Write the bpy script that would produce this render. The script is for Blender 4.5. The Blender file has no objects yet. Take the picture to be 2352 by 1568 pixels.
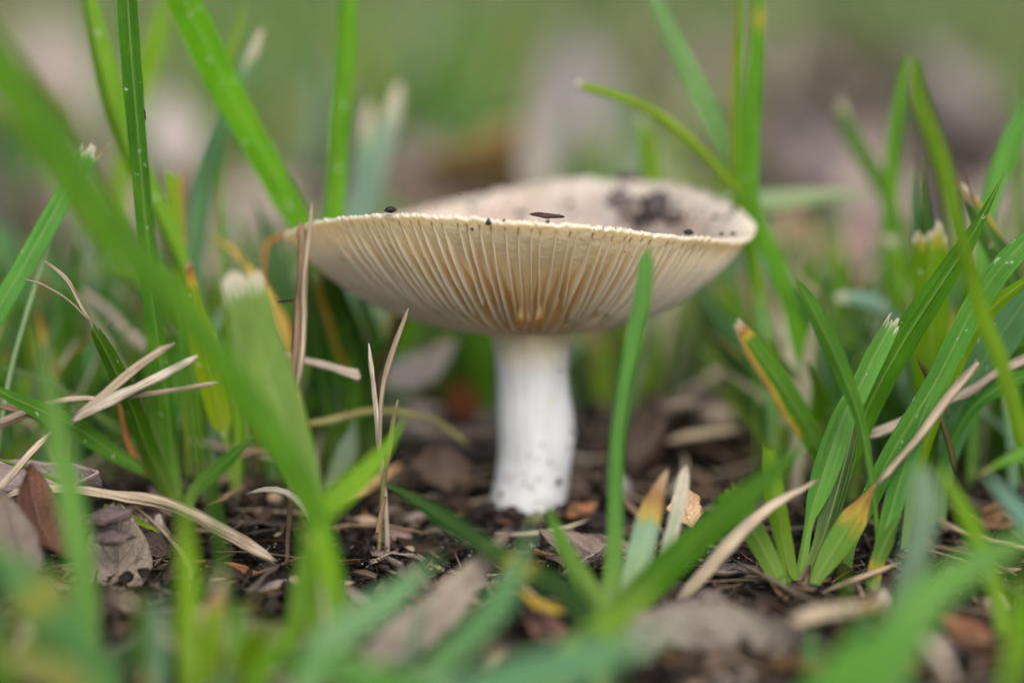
import bpy, math, random
import numpy as np
from mathutils import Vector, Matrix, noise as mn

# ------------------------------------------------------------------ camera, sky, sun, exposure
# lengths in this script are centimetres; everything is written to Blender in metres
CM = 0.01
scene = bpy.context.scene
C = scene.collection
W, H = 2352.0, 1568.0
SENSOR, LENS = 22.3, 60.0
PITCH = math.radians(9.0)
CAM = np.array([-0.307, -49.19, 11.03])
FWD = np.array([0, math.cos(PITCH), -math.sin(PITCH)])
UP = np.array([0, math.sin(PITCH), math.cos(PITCH)])
cam_d = bpy.data.cameras.new('camera'); cam = bpy.data.objects.new('camera', cam_d); C.objects.link(cam)
cam.location = CAM * CM
cam.rotation_euler = (math.pi / 2 - PITCH, 0, 0)
cam_d.sensor_width = SENSOR; cam_d.lens = LENS
cam_d.clip_start = 0.01; cam_d.clip_end = 200
cam_d.dof.use_dof = True
cam_d.dof.focus_distance = 0.461
cam_d.dof.aperture_fstop = 2.9
scene.camera = cam

SUN_EL, SUN_AZ = math.radians(41), math.radians(166)       # azimuth measured from +Y (away from camera) towards +X
world = bpy.data.worlds.new('World'); scene.world = world; world.use_nodes = True
wn = world.node_tree.nodes; wl = world.node_tree.links
sky = wn.new('ShaderNodeTexSky'); sky.sky_type = 'NISHITA'; sky.sun_disc = False
sky.sun_elevation = SUN_EL; sky.sun_rotation = SUN_AZ
sky.air_density = 0.9; sky.dust_density = 2.2; sky.ozone_density = 1.0
wl.new(sky.outputs[0], wn['Background'].inputs[0])
wn['Background'].inputs[1].default_value = 0.062
sl = bpy.data.lights.new('sun', 'SUN'); sun = bpy.data.objects.new('sun', sl); C.objects.link(sun)
sl.energy = 1.5; sl.angle = math.radians(42); sl.color = (1.0, 0.985, 0.96)
sd = Vector((math.sin(SUN_AZ) * math.cos(SUN_EL), math.cos(SUN_AZ) * math.cos(SUN_EL), math.sin(SUN_EL)))
sun.rotation_euler = sd.to_track_quat('Z', 'Y').to_euler()
sun.location = (0, 0, 3)
scene.view_settings.view_transform = 'Standard'; scene.view_settings.look = 'None'
scene.view_settings.gamma = 1; scene.view_settings.use_curve_mapping = False
scene.view_settings.exposure = 1.58
scene.render.engine = 'CYCLES'
scene.cycles.use_denoising = True
scene.cycles.max_bounces = 16; scene.cycles.diffuse_bounces = 12; scene.cycles.transmission_bounces = 12

rng = np.random.default_rng(7)
random.seed(7)

# ------------------------------------------------------------------ helpers
K = SENSOR / LENS / W
def ray(px, py):
    return FWD + (px - W / 2) * K * np.array([1.0, 0, 0]) - (py - H / 2) * K * UP
def at(px, py, Y):
    d = ray(px, py); s = (Y - CAM[1]) / d[1]
    return CAM + d * s
def px_cm(p):
    return float(np.dot(p - CAM, FWD)) * K
def nz(x, y, z=0.0):
    return mn.noise(Vector((x, y, z)))
def smooth_h(x, y):
    m = 0.55 * math.exp(-(((x + 6.5) / 3.6) ** 2 + ((y + 0.5) / 3.5) ** 2))
    m += 0.25 * math.exp(-(((x - 8.0) / 3.0) ** 2 + ((y - 1) / 4.0) ** 2))
    m += 0.09 * math.exp(-(max(0.0, math.hypot(x, y) - 0.7) / 0.45) ** 2) * (0.7 + 0.6 * nz(x * 1.3, y * 1.3, 8))
    m += 0.22 * nz(x * 0.16, y * 0.16, 3.3) * min(1, math.hypot(x, y) / 4)
    return m
def gnd(px, py):
    d = ray(px, py); s = -CAM[2] / d[2]
    for _ in range(6):
        p = CAM + d * s
        s = (smooth_h(p[0], p[1]) - CAM[2]) / d[2]
    return CAM + d * s

def tag(o, label=None, cat=None, group=None, kind=None):
    if label: o['label'] = label
    if cat: o['category'] = cat
    if group: o['group'] = group
    if kind: o['kind'] = kind
    return o

def mesh_np(name, v, faces, mats, tint=None, uv=None, attrs=None, smooth=True):
    """v Nx3 in cm, faces: list of index lists or int array (M,4)/(M,3)."""
    me = bpy.data.meshes.new(name)
    v = np.asarray(v, dtype=np.float64) * CM
    if isinstance(faces, np.ndarray):
        m, k = faces.shape
        me.vertices.add(len(v)); me.vertices.foreach_set('co', v.ravel())
        me.loops.add(m * k); me.loops.foreach_set('vertex_index', faces.ravel().astype(np.int32))
        me.polygons.add(m); me.polygons.foreach_set('loop_start', np.arange(0, m * k, k, dtype=np.int32))
        me.update(calc_edges=True)
    else:
        me.from_pydata([tuple(p) for p in v], [], [tuple(int(i) for i in f) for f in faces]); me.update()
    if smooth:
        me.polygons.foreach_set('use_smooth', np.ones(len(me.polygons), dtype=bool))
    li = np.empty(len(me.loops), dtype=np.int32); me.loops.foreach_get('vertex_index', li)
    if uv is not None:
        l = me.uv_layers.new(name='UVMap'); l.data.foreach_set('uv', np.asarray(uv, dtype=np.float32)[li].ravel())
    if tint is not None:
        a = me.attributes.new('tint', 'FLOAT_COLOR', 'POINT')
        t = np.asarray(tint, dtype=np.float32)
        if t.ndim == 1: t = np.tile(t, (len(v), 1))
        t = np.concatenate([t[:, :3], np.ones((len(t), 1), np.float32)], 1)
        a.data.foreach_set('color', t.ravel())
    for k, val in (attrs or {}).items():
        a = me.attributes.new(k, 'FLOAT', 'POINT')
        val = np.asarray(val, dtype=np.float32)
        if val.ndim == 0: val = np.full(len(v), float(val), np.float32)
        a.data.foreach_set('value', val)
    me.materials.append(mats)
    return me

def link(name, me, parent=None, loc=None):
    o = bpy.data.objects.new(name, me); C.objects.link(o)
    if loc is not None: o.location = np.asarray(loc) * CM
    if parent is not None: o.parent = parent
    return o

# ------------------------------------------------------------------ materials
class NT:
    def __init__(s, name):
        s.m = bpy.data.materials.new(name); s.m.use_nodes = True
        s.t = s.m.node_tree; s.t.nodes.clear()
        s.out = s.n('ShaderNodeOutputMaterial')
    def n(s, typ, ins=None, **kw):
        nd = s.t.nodes.new(typ)
        for k, v in kw.items(): setattr(nd, k, v)
        for k, v in (ins or {}).items():
            sock = nd.inputs[k]
            if hasattr(v, 'is_output') or isinstance(v, bpy.types.NodeSocket): s.t.links.new(v, sock)
            else: sock.default_value = v
        return nd
    def math(s, op, a, b=0.0, clamp=False):
        return s.n('ShaderNodeMath', {0: a, 1: b}, operation=op, use_clamp=clamp).outputs[0]
    def mix(s, f, a, b, mode='MIX'):
        nd = s.n('ShaderNodeMix', data_type='RGBA', blend_type=mode)
        for i, v in ((0, f), (6, a), (7, b)):
            if isinstance(v, bpy.types.NodeSocket): s.t.links.new(v, nd.inputs[i])
            else: nd.inputs[i].default_value = v if i == 0 else (*v[:3], 1)
        return nd.outputs[2]
    def ramp(s, f, stops):
        nd = s.n('ShaderNodeValToRGB', {0: f}); e = nd.color_ramp.elements
        while len(e) < len(stops): e.new(0.5)
        for i, (p, c) in enumerate(stops):
            e[i].position = p; e[i].color = (*c, 1) if len(c) == 3 else c
        return nd.outputs[0]
    def lin(s, f, a, b):
        return s.n('ShaderNodeMapRange', {0: f, 1: a, 2: b}, clamp=True).outputs[0]
    def noise(s, vec, scale, detail=3.0, rough=0.55):
        return s.n('ShaderNodeTexNoise', {'Vector': vec, 'Scale': scale, 'Detail': detail, 'Roughness': rough}).outputs[0]
    def scalev(s, vec, sc):
        return s.n('ShaderNodeMapping', {'Vector': vec, 'Scale': sc}).outputs[0]

def mat_grass():
    T = NT('grass_leaf')
    uv = T.n('ShaderNodeUVMap', uv_map='UVMap').outputs[0]
    tint = T.n('ShaderNodeAttribute', attribute_name='tint').outputs[0]
    dry = T.n('ShaderNodeAttribute', attribute_name='dry').outputs[2]
    spk = T.n('ShaderNodeAttribute', attribute_name='speck').outputs[2]
    pal = T.n('ShaderNodeAttribute', attribute_name='pale').outputs[2]
    rnd = T.n('ShaderNodeObjectInfo').outputs['Random']
    off = T.n('ShaderNodeCombineXYZ', {0: T.math('MULTIPLY', rnd, 37.0), 1: T.math('MULTIPLY', rnd, 91.0)}).outputs[0]
    p = T.n('ShaderNodeVectorMath', {0: uv, 1: off}, operation='ADD').outputs[0]
    vein = T.noise(T.scalev(p, (46.0, 0.30, 1)), 1.0, 2.0)
    mot = T.noise(T.scalev(p, (2.2, 0.8, 1)), 1.0, 4.0)
    fine = T.noise(T.scalev(p, (14.0, 9.0, 1)), 1.0, 3.0)
    k = T.math('ADD', T.math('MULTIPLY', vein, 0.85), T.math('MULTIPLY', mot, 1.05))
    k = T.math('ADD', T.math('ADD', k, T.math('MULTIPLY', fine, 0.20)), -0.04)
    kk = T.n('ShaderNodeCombineXYZ', {0: k, 1: k, 2: k}).outputs[0]
    col = T.mix(1.0, tint, kk, 'MULTIPLY')
    yel = T.lin(mot, 0.56, 0.78)
    col = T.mix(T.math('MULTIPLY', yel, 0.35), col, (0.20, 0.25, 0.02))
    u = T.n('ShaderNodeSeparateXYZ', {0: uv}).outputs[0]
    rib = T.lin(T.math('ABSOLUTE', u), 0.022, 0.008)
    col = T.mix(T.math('MULTIPLY', rib, 0.38), col, (0.30, 0.40, 0.12))
    vv = T.n('ShaderNodeSeparateXYZ', {0: uv}).outputs[1]
    col = T.mix(T.math('MULTIPLY', T.lin(vv, 1.6, 0.2), 0.6), col, (0.30, 0.42, 0.10))
    # dried part: green -> yellow -> orange brown -> straw
    dn = T.math('ADD', dry, T.math('MULTIPLY', T.math('SUBTRACT', T.noise(T.scalev(p, (9.0, 2.2, 1)), 1.0, 3.0), 0.5), 0.55))
    dmask = T.lin(dry, 0.0, 0.12)
    dn = T.math('MULTIPLY', dn, dmask)
    dcol = T.ramp(dn, [(0.0, (0.20, 0.26, 0.02)), (0.3, (0.48, 0.34, 0.05)), (0.55, (0.30, 0.14, 0.04)), (0.85, (0.46, 0.35, 0.22)), (1.0, (0.60, 0.52, 0.40))])
    col = T.mix(T.lin(dn, 0.05, 0.30), col, dcol)
    pn = T.math('ADD', pal, T.math('MULTIPLY', T.math('SUBTRACT', T.noise(T.scalev(p, (30.0, 1.2, 1)), 1.0, 3.0), 0.5), 2.6))
    pn = T.math('MULTIPLY', T.lin(pn, 0.3, 0.7), T.lin(pal, 0.0, 0.1))
    col = T.mix(pn, col, T.mix(fine, (0.40, 0.31, 0.22), (0.74, 0.68, 0.55)))
    # small brown nicks and pale flecks
    wob_ = T.n('ShaderNodeVectorMath', {0: T.scalev(p, (4.6, 3.4, 1)), 1: T.n('ShaderNodeTexNoise', {'Vector': T.scalev(p, (16, 12, 1)), 'Scale': 1.0}).outputs[1]}, operation='ADD').outputs[0]
    vo = T.n('ShaderNodeTexVoronoi', {'Vector': wob_, 'Scale': 1.0, 'Randomness': 1.0})
    cellr = T.n('ShaderNodeSeparateColor', {0: vo.outputs['Color']}).outputs
    rad = T.math('ADD', T.math('MULTIPLY', cellr[1], 0.15), 0.05)
    hit = T.math('MULTIPLY', T.math('LESS_THAN', vo.outputs['Distance'], rad), T.math('LESS_THAN', cellr[0], T.math('MULTIPLY', spk, 0.75)))
    col = T.mix(T.math('MULTIPLY', hit, 0.65), col, (0.62, 0.68, 0.60))
    vo2 = T.n('ShaderNodeTexVoronoi', {'Vector': T.scalev(p, (5.0, 1.6, 1)), 'Scale': 1.0})
    c2 = T.n('ShaderNodeSeparateColor', {0: vo2.outputs['Color']}).outputs
    hit2 = T.math('MULTIPLY', T.lin(vo2.outputs['Distance'], 0.16, 0.08), T.math('LESS_THAN', c2[0], T.math('MULTIPLY', spk, 0.13)))
    col = T.mix(T.math('MULTIPLY', hit2, 0.8), col, (0.20, 0.12, 0.05))
    b = T.n('ShaderNodeBump', {'Height': vein, 'Strength': 0.6, 'Distance': 0.0005}).outputs[0]
    pr = T.n('ShaderNodeBsdfPrincipled', {'Base Color': col, 'Roughness': T.math('ADD', T.math('MULTIPLY', mot, 0.25), 0.30), 'Normal': b, 'Specular IOR Level': 0.32})
    tcol = T.mix(1.0, col, (1.35, 1.25, 0.55), 'MULTIPLY')
    tr = T.n('ShaderNodeBsdfTranslucent', {'Color': tcol, 'Normal': b})
    T.t.links.new(T.n('ShaderNodeMixShader', {0: 0.48, 1: pr.outputs[0], 2: tr.outputs[0]}).outputs[0], T.out.inputs[0])
    return T.m

def mat_straw():
    T = NT('dry_straw')
    uv = T.n('ShaderNodeUVMap', uv_map='UVMap').outputs[0]
    tint = T.n('ShaderNodeAttribute', attribute_name='tint').outputs[0]
    rnd = T.n('ShaderNodeObjectInfo').outputs['Random']
    off = T.n('ShaderNodeCombineXYZ', {0: T.math('MULTIPLY', rnd, 37.0), 1: T.math('MULTIPLY', rnd, 91.0)}).outputs[0]
    p = T.n('ShaderNodeVectorMath', {0: uv, 1: off}, operation='ADD').outputs[0]
    fib = T.noise(T.scalev(p, (30.0, 0.6, 1)), 1.0, 3.0)
    mot = T.noise(T.scalev(p, (3.0, 1.3, 1)), 1.0, 4.0)
    k = T.math('ADD', T.math('ADD', T.math('MULTIPLY', fib, 1.7), T.math('MULTIPLY', mot, 1.2)), -0.38)
    col = T.mix(1.0, tint, T.n('ShaderNodeCombineXYZ', {0: k, 1: k, 2: k}).outputs[0], 'MULTIPLY')
    st = T.lin(T.noise(T.scalev(p, (7.0, 1.0, 1)), 1.0, 4.0), 0.58, 0.70)
    col = T.mix(T.math('MULTIPLY', st, 0.6), col, (0.11, 0.06, 0.035))
    b = T.n('ShaderNodeBump', {'Height': fib, 'Strength': 1.0, 'Distance': 0.0008}).outputs[0]
    pr = T.n('ShaderNodeBsdfPrincipled', {'Base Color': col, 'Roughness': 0.65, 'Normal': b, 'Specular IOR Level': 0.18})
    tr = T.n('ShaderNodeBsdfTranslucent', {'Color': col})
    T.t.links.new(T.n('ShaderNodeMixShader', {0: 0.15, 1: pr.outputs[0], 2: tr.outputs[0]}).outputs[0], T.out.inputs[0])
    return T.m

def mat_dead():
    T = NT('dead_leaf')
    uv = T.n('ShaderNodeUVMap', uv_map='UVMap').outputs[0]
    tint = T.n('ShaderNodeAttribute', attribute_name='tint').outputs[0]
    oc = T.n('ShaderNodeTexCoord').outputs['Object']
    s = T.n('ShaderNodeSeparateXYZ', {0: uv})
    au = T.math('ABSOLUTE', s.outputs[0])
    wv = T.math('SINE', T.math('MULTIPLY', T.math('SUBTRACT', s.outputs[1], T.math('MULTIPLY', au, 0.35)), 48.0))
    side = T.lin(wv, 0.90, 1.0)
    rib = T.lin(au, 0.07, 0.02)
    vein = T.math('MAXIMUM', T.math('MULTIPLY', side, 0.5), rib)
    net = T.n('ShaderNodeTexVoronoi', {'Vector': oc, 'Scale': 900.0}, feature='DISTANCE_TO_EDGE').outputs['Distance']
    mot = T.noise(oc, 170.0, 5.0)
    fine = T.noise(oc, 1100.0, 3.0)
    k = T.math('ADD', T.math('ADD', T.math('MULTIPLY', mot, 1.1), T.math('MULTIPLY', fine, 0.35)), 0.24)
    col = T.mix(1.0, tint, T.n('ShaderNodeCombineXYZ', {0: k, 1: k, 2: k}).outputs[0], 'MULTIPLY')
    col = T.mix(T.math('MULTIPLY', vein, 0.35), col, (0.10, 0.065, 0.045))
    sp = T.lin(T.noise(oc, 420.0, 4.0), 0.60, 0.68)
    col = T.mix(T.math('MULTIPLY', sp, 0.7), col, (0.05, 0.03, 0.022))
    hgt = T.math('ADD', T.math('MULTIPLY', vein, -0.6), T.math('ADD', T.math('MULTIPLY', T.lin(net, 0.0, 0.1), 0.2), T.math('MULTIPLY', mot, 0.8)))
    b = T.n('ShaderNodeBump', {'Height': hgt, 'Strength': 0.7, 'Distance': 0.0007}).outputs[0]
    pr = T.n('ShaderNodeBsdfPrincipled', {'Base Color': col, 'Roughness': 0.6, 'Normal': b, 'Specular IOR Level': 0.18})
    T.t.links.new(pr.outputs[0], T.out.inputs[0])
    return T.m

def mat_soil_bit():
    T = NT('soil_bit')
    tint = T.n('ShaderNodeAttribute', attribute_name='tint').outputs[0]
    oc = T.n('ShaderNodeTexCoord').outputs['Object']
    mot = T.noise(oc, 700.0, 4.0)
    k = T.math('ADD', T.math('MULTIPLY', mot, 1.5), 0.25)
    col = T.mix(1.0, tint, T.n('ShaderNodeCombineXYZ', {0: k, 1: k, 2: k}).outputs[0], 'MULTIPLY')
    b = T.n('ShaderNodeBump', {'Height': mot, 'Strength': 0.8, 'Distance': 0.0008}).outputs[0]
    pr = T.n('ShaderNodeBsdfPrincipled', {'Base Color': col, 'Roughness': 0.6, 'Normal': b, 'Specular IOR Level': 0.14})
    T.t.links.new(pr.outputs[0], T.out.inputs[0])
    return T.m

def mat_ground():
    T = NT('ground_soil')
    oc = T.n('ShaderNodeTexCoord').outputs['Object']
    near = T.n('ShaderNodeVectorMath', {0: oc}, operation='LENGTH').outputs['Value']
    far = T.lin(near, 0.16, 0.55)
    a = T.noise(oc, 60.0, 6.0, 0.65)
    f = T.noise(oc, 900.0, 4.0, 0.7)
    soil = T.ramp(a, [(0.30, (0.004, 0.003, 0.0025)), (0.55, (0.011, 0.008, 0.006)), (0.78, (0.03, 0.021, 0.015))])
    soil = T.mix(T.lin(f, 0.62, 0.72), soil, (0.13, 0.095, 0.07))
    lit = T.ramp(T.noise(oc, 14.0, 5.0, 0.6), [(0.30, (0.03, 0.022, 0.018)), (0.48, (0.10, 0.08, 0.065)), (0.60, (0.16, 0.13, 0.10)), (0.72, (0.07, 0.09, 0.03))])
    col = T.mix(far, soil, lit)
    b = T.n('ShaderNodeBump', {'Height': T.math('ADD', a, T.math('MULTIPLY', f, 0.35)), 'Strength': 0.9, 'Distance': 0.003}).outputs[0]
    pr = T.n('ShaderNodeBsdfPrincipled', {'Base Color': col, 'Roughness': 0.9, 'Normal': b, 'Specular IOR Level': 0.08})
    T.t.links.new(pr.outputs[0], T.out.inputs[0])
    return T.m

def mat_cap():
    T = NT('mushroom_cap_skin')
    oc = T.n('ShaderNodeTexCoord').outputs['Object']
    top = T.n('ShaderNodeAttribute', attribute_name='top').outputs[2]
    n1 = T.noise(oc, 90.0, 5.0, 0.6); n2 = T.noise(oc, 420.0, 4.0)
    skin = T.ramp(n1, [(0.30, (0.70, 0.58, 0.50)), (0.5, (0.84, 0.75, 0.68)), (0.7, (0.90, 0.83, 0.75))])
    stain = T.lin(T.noise(oc, 150.0, 5.0, 0.65), 0.60, 0.72)
    skin = T.mix(T.math('MULTIPLY', stain, 0.55), skin, (0.30, 0.20, 0.16))
    skin = T.mix(T.math('MULTIPLY', T.lin(n2, 0.66, 0.72), 0.6), skin, (0.12, 0.08, 0.06))
    dv = T.n('ShaderNodeVectorMath', {0: oc, 1: (0.0215, 0.017, 0.045)}, operation='SUBTRACT').outputs[0]
    dl = T.n('ShaderNodeVectorMath', {0: T.scalev(dv, (0.75, 0.8, 1.3))}, operation='LENGTH').outputs['Value']
    dirt = T.math('MULTIPLY', T.lin(dl, 0.024, 0.004), T.lin(T.noise(oc, 260.0, 6.0, 0.7), 0.36, 0.58))
    skin = T.mix(T.math('MULTIPLY', dirt, 0.85), skin, (0.13, 0.085, 0.07))
    flesh = T.ramp(n1, [(0.3, (0.92, 0.85, 0.70)), (0.6, (0.94, 0.90, 0.80))])
    col = T.mix(top, flesh, skin)
    b = T.n('ShaderNodeBump', {'Height': T.math('ADD', T.math('MULTIPLY', n2, 0.5), n1), 'Strength': 0.8, 'Distance': 0.0016}).outputs[0]
    pr = T.n('ShaderNodeBsdfPrincipled', {'Base Color': col, 'Roughness': 0.55, 'Normal': b, 'Specular IOR Level': 0.35,
             })
    tr = T.n('ShaderNodeBsdfTranslucent', {'Color': T.mix(1.0, col, (1.0, 0.89, 0.66), 'MULTIPLY')})
    T.t.links.new(T.n('ShaderNodeMixShader', {0: 0.58, 1: pr.outputs[0], 2: tr.outputs[0]}).outputs[0], T.out.inputs[0])
    return T.m

def mat_gill():
    T = NT('mushroom_gill')
    oc = T.n('ShaderNodeTexCoord').outputs['Object']
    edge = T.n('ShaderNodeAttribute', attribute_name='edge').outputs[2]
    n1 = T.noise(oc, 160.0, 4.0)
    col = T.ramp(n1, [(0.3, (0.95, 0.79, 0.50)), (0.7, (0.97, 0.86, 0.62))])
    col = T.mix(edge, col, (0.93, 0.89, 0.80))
    st = T.lin(T.noise(oc, 330.0, 3.0), 0.69, 0.74)
    col = T.mix(T.math('MULTIPLY', st, 0.65), col, (0.50, 0.29, 0.10))
    df = T.n('ShaderNodeBsdfDiffuse', {'Color': col})
    tr = T.n('ShaderNodeBsdfTranslucent', {'Color': T.mix(1.0, col, (1.0, 0.94, 0.80), 'MULTIPLY')})
    gl = T.n('ShaderNodeBsdfGlossy', {'Roughness': 0.5, 'Color': (0.8, 0.8, 0.8, 1)})
    s = T.n('ShaderNodeMixShader', {0: 0.52, 1: df.outputs[0], 2: tr.outputs[0]})
    fr = T.n('ShaderNodeFresnel', {0: 1.35}).outputs[0]
    T.t.links.new(T.n('ShaderNodeMixShader', {0: T.math('MULTIPLY', fr, 0.5), 1: s.outputs[0], 2: gl.outputs[0]}).outputs[0], T.out.inputs[0])
    return T.m

def mat_stem():
    T = NT('mushroom_stem')
    oc = T.n('ShaderNodeTexCoord').outputs['Object']
    s = T.n('ShaderNodeSeparateXYZ', {0: oc})
    n1 = T.noise(T.scalev(oc, (1, 1, 0.16)), 420.0, 5.0); n2 = T.noise(oc, 700.0, 3.0)
    col = T.ramp(n1, [(0.3, (0.48, 0.475, 0.47)), (0.65, (0.57, 0.565, 0.56))])
    col = T.mix(T.lin(s.outputs[2], 0.027, 0.0345), col, (0.74, 0.62, 0.42))
    st = T.lin(T.noise(oc, 240.0, 4.0), 0.58, 0.72)
    col = T.mix(T.math('MULTIPLY', st, 0.45), col, (0.52, 0.44, 0.27))
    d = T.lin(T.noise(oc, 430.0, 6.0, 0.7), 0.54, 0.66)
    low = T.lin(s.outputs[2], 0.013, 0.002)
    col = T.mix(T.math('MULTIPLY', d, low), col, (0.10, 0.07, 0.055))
    b = T.n('ShaderNodeBump', {'Height': T.math('ADD', n1, T.math('MULTIPLY', n2, 0.3)), 'Strength': 0.3, 'Distance': 0.0010}).outputs[0]
    pr = T.n('ShaderNodeBsdfPrincipled', {'Base Color': col, 'Roughness': 0.6, 'Normal': b, 'Specular IOR Level': 0.35,
             'Subsurface Weight': 0.4, 'Subsurface Radius': (1.0, 0.8, 0.6), 'Subsurface Scale': 0.0018})
    T.t.links.new(pr.outputs[0], T.out.inputs[0])
    return T.m

GRASS, STRAW, DEAD, BIT = mat_grass(), mat_straw(), mat_dead(), mat_soil_bit()
GROUND, CAPM, GILL, STEM = mat_ground(), mat_cap(), mat_gill(), mat_stem()

# ------------------------------------------------------------------ ground
def axis(lo, hi, step, far):
    a = list(np.arange(lo, hi + 1e-6, step))
    s, r, l = step, hi, lo
    out_hi, out_lo = [], []
    while r < far: s *= 1.16; r += s; out_hi.append(r)
    s = step
    while l > -far: s *= 1.16; l -= s; out_lo.append(l)
    return np.array(out_lo[::-1] + a + out_hi)
xs, ys = axis(-13, 13, 0.13, 2500), axis(-15, 11, 0.13, 2500)
gv = np.zeros((len(ys), len(xs), 3))
for j, y in enumerate(ys):
    for i, x in enumerate(xs):
        z = smooth_h(x, y)
        if abs(x) < 60 and abs(y) < 80:
            z += 0.10 * mn.fractal(Vector((x * 1.1, y * 1.1, 0)), 1.0, 2.1, 3) - 0.03
            z += 0.05 * abs(nz(x * 3.3, y * 3.3, 7))
        gv[j, i] = (x, y, z)
idx = np.arange(len(ys) * len(xs)).reshape(len(ys), len(xs))
gf = np.stack([idx[:-1, :-1], idx[:-1, 1:], idx[1:, 1:], idx[1:, :-1]], -1).reshape(-1, 4)
tag(link('ground', mesh_np('ground', gv.reshape(-1, 3), gf, GROUND)), 'dark soil ground of the lawn around the mushroom', None, None, 'structure')

# ------------------------------------------------------------------ mushroom
def periodic(ctrl, n):
    ctrl = np.asarray(ctrl, float); m = len(ctrl); out = []
    for k in range(n):
        t = k / n * m; i = int(t); f = t - i
        p0, p1, p2, p3 = (ctrl[(i + q) % m] for q in (-1, 0, 1, 2))
        out.append(0.5 * ((2 * p1) + (-p0 + p2) * f + (2 * p0 - 5 * p1 + 4 * p2 - p3) * f * f + (-p0 + 3 * p1 - 3 * p2 + p3) * f ** 3))
    return np.array(out)
RIM = [(1195, 507, -4.25), (960, 491, -3.75), (800, 496, -2.6), (700, 514, -1.25), (655, 537, 0.1), (735, 524, 1.9), (880, 500, 3.3),
       (1030, 463, 4.0), (1180, 432, 4.3), (1290, 413, 4.2), (1410, 413, 3.95), (1560, 424, 3.2), (1670, 462, 2.0), (1732, 512, 0.5),
       (1712, 548, -0.9), (1620, 545, -2.3), (1500, 534, -3.3), (1350, 517, -4.05)]
rim_w = periodic([at(*r) for r in RIM], 1440)
rang = np.unwrap(np.arctan2(rim_w[:, 1], rim_w[:, 0])); rrad = np.hypot(rim_w[:, 0], rim_w[:, 1])
# sort by angle (the ring runs clockwise seen from above)
o_ = np.argsort(np.mod(rang, 2 * np.pi)); A_ = np.mod(rang, 2 * np.pi)[o_]; R_ = rrad[o_]; Z_ = rim_w[o_, 2]
def rim(th):
    th = np.mod(th, 2 * np.pi)
    return np.interp(th, A_, R_, period=2 * np.pi), np.interp(th, A_, Z_, period=2 * np.pi)
ZJ = at(1215, 757, 0)[2] + 0.02      # where the gills meet the stem
RS = 0.70
NG = 122
def PWf(th): return 1.95 + 0.5 * np.cos(th) ** 2
def low_edge(th, r):
    R, Z = rim(th)
    tau = np.clip((r - RS) / (R - RS), 0, 1.05)
    return ZJ + (Z - 0.055 - ZJ) * tau ** PWf(th)
def gill_depth(tau):
    return 0.012 + 0.47 * np.clip(np.sin(np.clip((1 - tau) * 1.45, 0, 1) * math.pi / 2), 0, 1) * (0.55 + 0.45 * np.clip(tau * 2.2, 0, 1))

mushroom = bpy.data.objects.new('mushroom', None); C.objects.link(mushroom)
tag(mushroom, 'pale cream mushroom with upturned funnel cap, open gills and thick white stem', 'mushroom')
NA = NG * 9
prof = []
thetas = np.arange(NA) / NA * 2 * np.pi
Rv, Zv = rim(thetas)
rows, topw = [], []
bumps = np.array([nz(math.cos(t) * 30, math.sin(t) * 30, 1.0) for t in thetas])
bumps2 = np.array([nz(math.cos(t) * 75, math.sin(t) * 75, 5.0) for t in thetas])
bumps3 = np.array([nz(math.cos(t) * 4.5, math.sin(t) * 4.5, 2.0) + 0.4 * nz(math.cos(t) * 13, math.sin(t) * 13, 4.0) for t in thetas])
scal = np.cos(thetas * NG)*(0.15+0.9*np.abs(bumps))
def flesh_bottom(r):
    tau = np.clip((r - RS) / (Rv - RS), 0, 1)
    return ZJ + (Zv - 0.055 - ZJ) * tau ** PWf(thetas) + gill_depth(tau)
def cap_row(r, z, w, nzamp):
    px_, py_ = np.cos(thetas), np.sin(thetas)
    rows.append(np.stack([px_ * r, py_ * r, z], -1)); topw.append(np.full(NA, w))
ts = np.concatenate([np.linspace(0.02, 0.9, 26), np.linspace(0.92, 0.985, 6)])
wob = np.array([[mn.fractal(Vector((math.cos(t) * 4.2 * s * 0.8, math.sin(t) * 4.2 * s * 0.8, 9.0)), 1.0, 2.0, 3) for t in thetas] for s in ts])
for s, wb in zip(ts, wob):                                   # upper skin
    r = Rv * s
    tau = np.clip((r - RS) / (Rv - RS), 0, 1)
    th_ = 0.14 + 0.42 * (1 - s) ** 0.8
    edge = np.clip((s - 0.80) / 0.18, 0, 1)
    z = flesh_bottom(np.maximum(r, RS)) * 1.0 + th_ + wb * 0.24 * (1 - edge * 0.3) - 0.0
    z = z + 0.17 * np.exp(-((s - 0.80) / 0.11) ** 2) * np.clip(np.sin(thetas) * 1.6 + 0.25 * np.cos(thetas), 0, 1) * (1 + 0.9 * bumps3)
    z = z * (1 - edge) + (Zv - 0.02 + 0.015 * scal) * edge if s > 0.8 else z
    z = z + edge * (0.036 * bumps + 0.034 * bumps2) + np.sin(thetas).clip(0, 1) * np.clip((s - .6) / .35, 0, 1) * (0.13 * bumps3)
    cap_row(r, z, 1 - edge * 0.65, 0)
for a in np.linspace(70, -75, 7):                            # rounded crenate rim
    ar = math.radians(a)
    rr = Rv - 0.04 + 0.045 * math.cos(ar) + 0.016 * scal * math.cos(ar) + 0.018 * bumps2
    zz = Zv - 0.045 + 0.045 * math.sin(ar) + 0.036 * bumps + 0.034 * bumps2 + 0.012 * scal
    cap_row(rr, zz, 0.12, 0)
for s in np.concatenate([np.linspace(0.975, 0.9, 4), np.linspace(0.87, 0.16, 20)]):    # flesh between the gills
    r = np.maximum(Rv * s, RS * 0.9)
    cap_row(r, flesh_bottom(np.maximum(r, RS)), 0.0, 0)
nr = len(rows)
cv = np.concatenate(rows); ct = np.concatenate(topw)
ix = np.arange(nr * NA).reshape(nr, NA)
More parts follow.
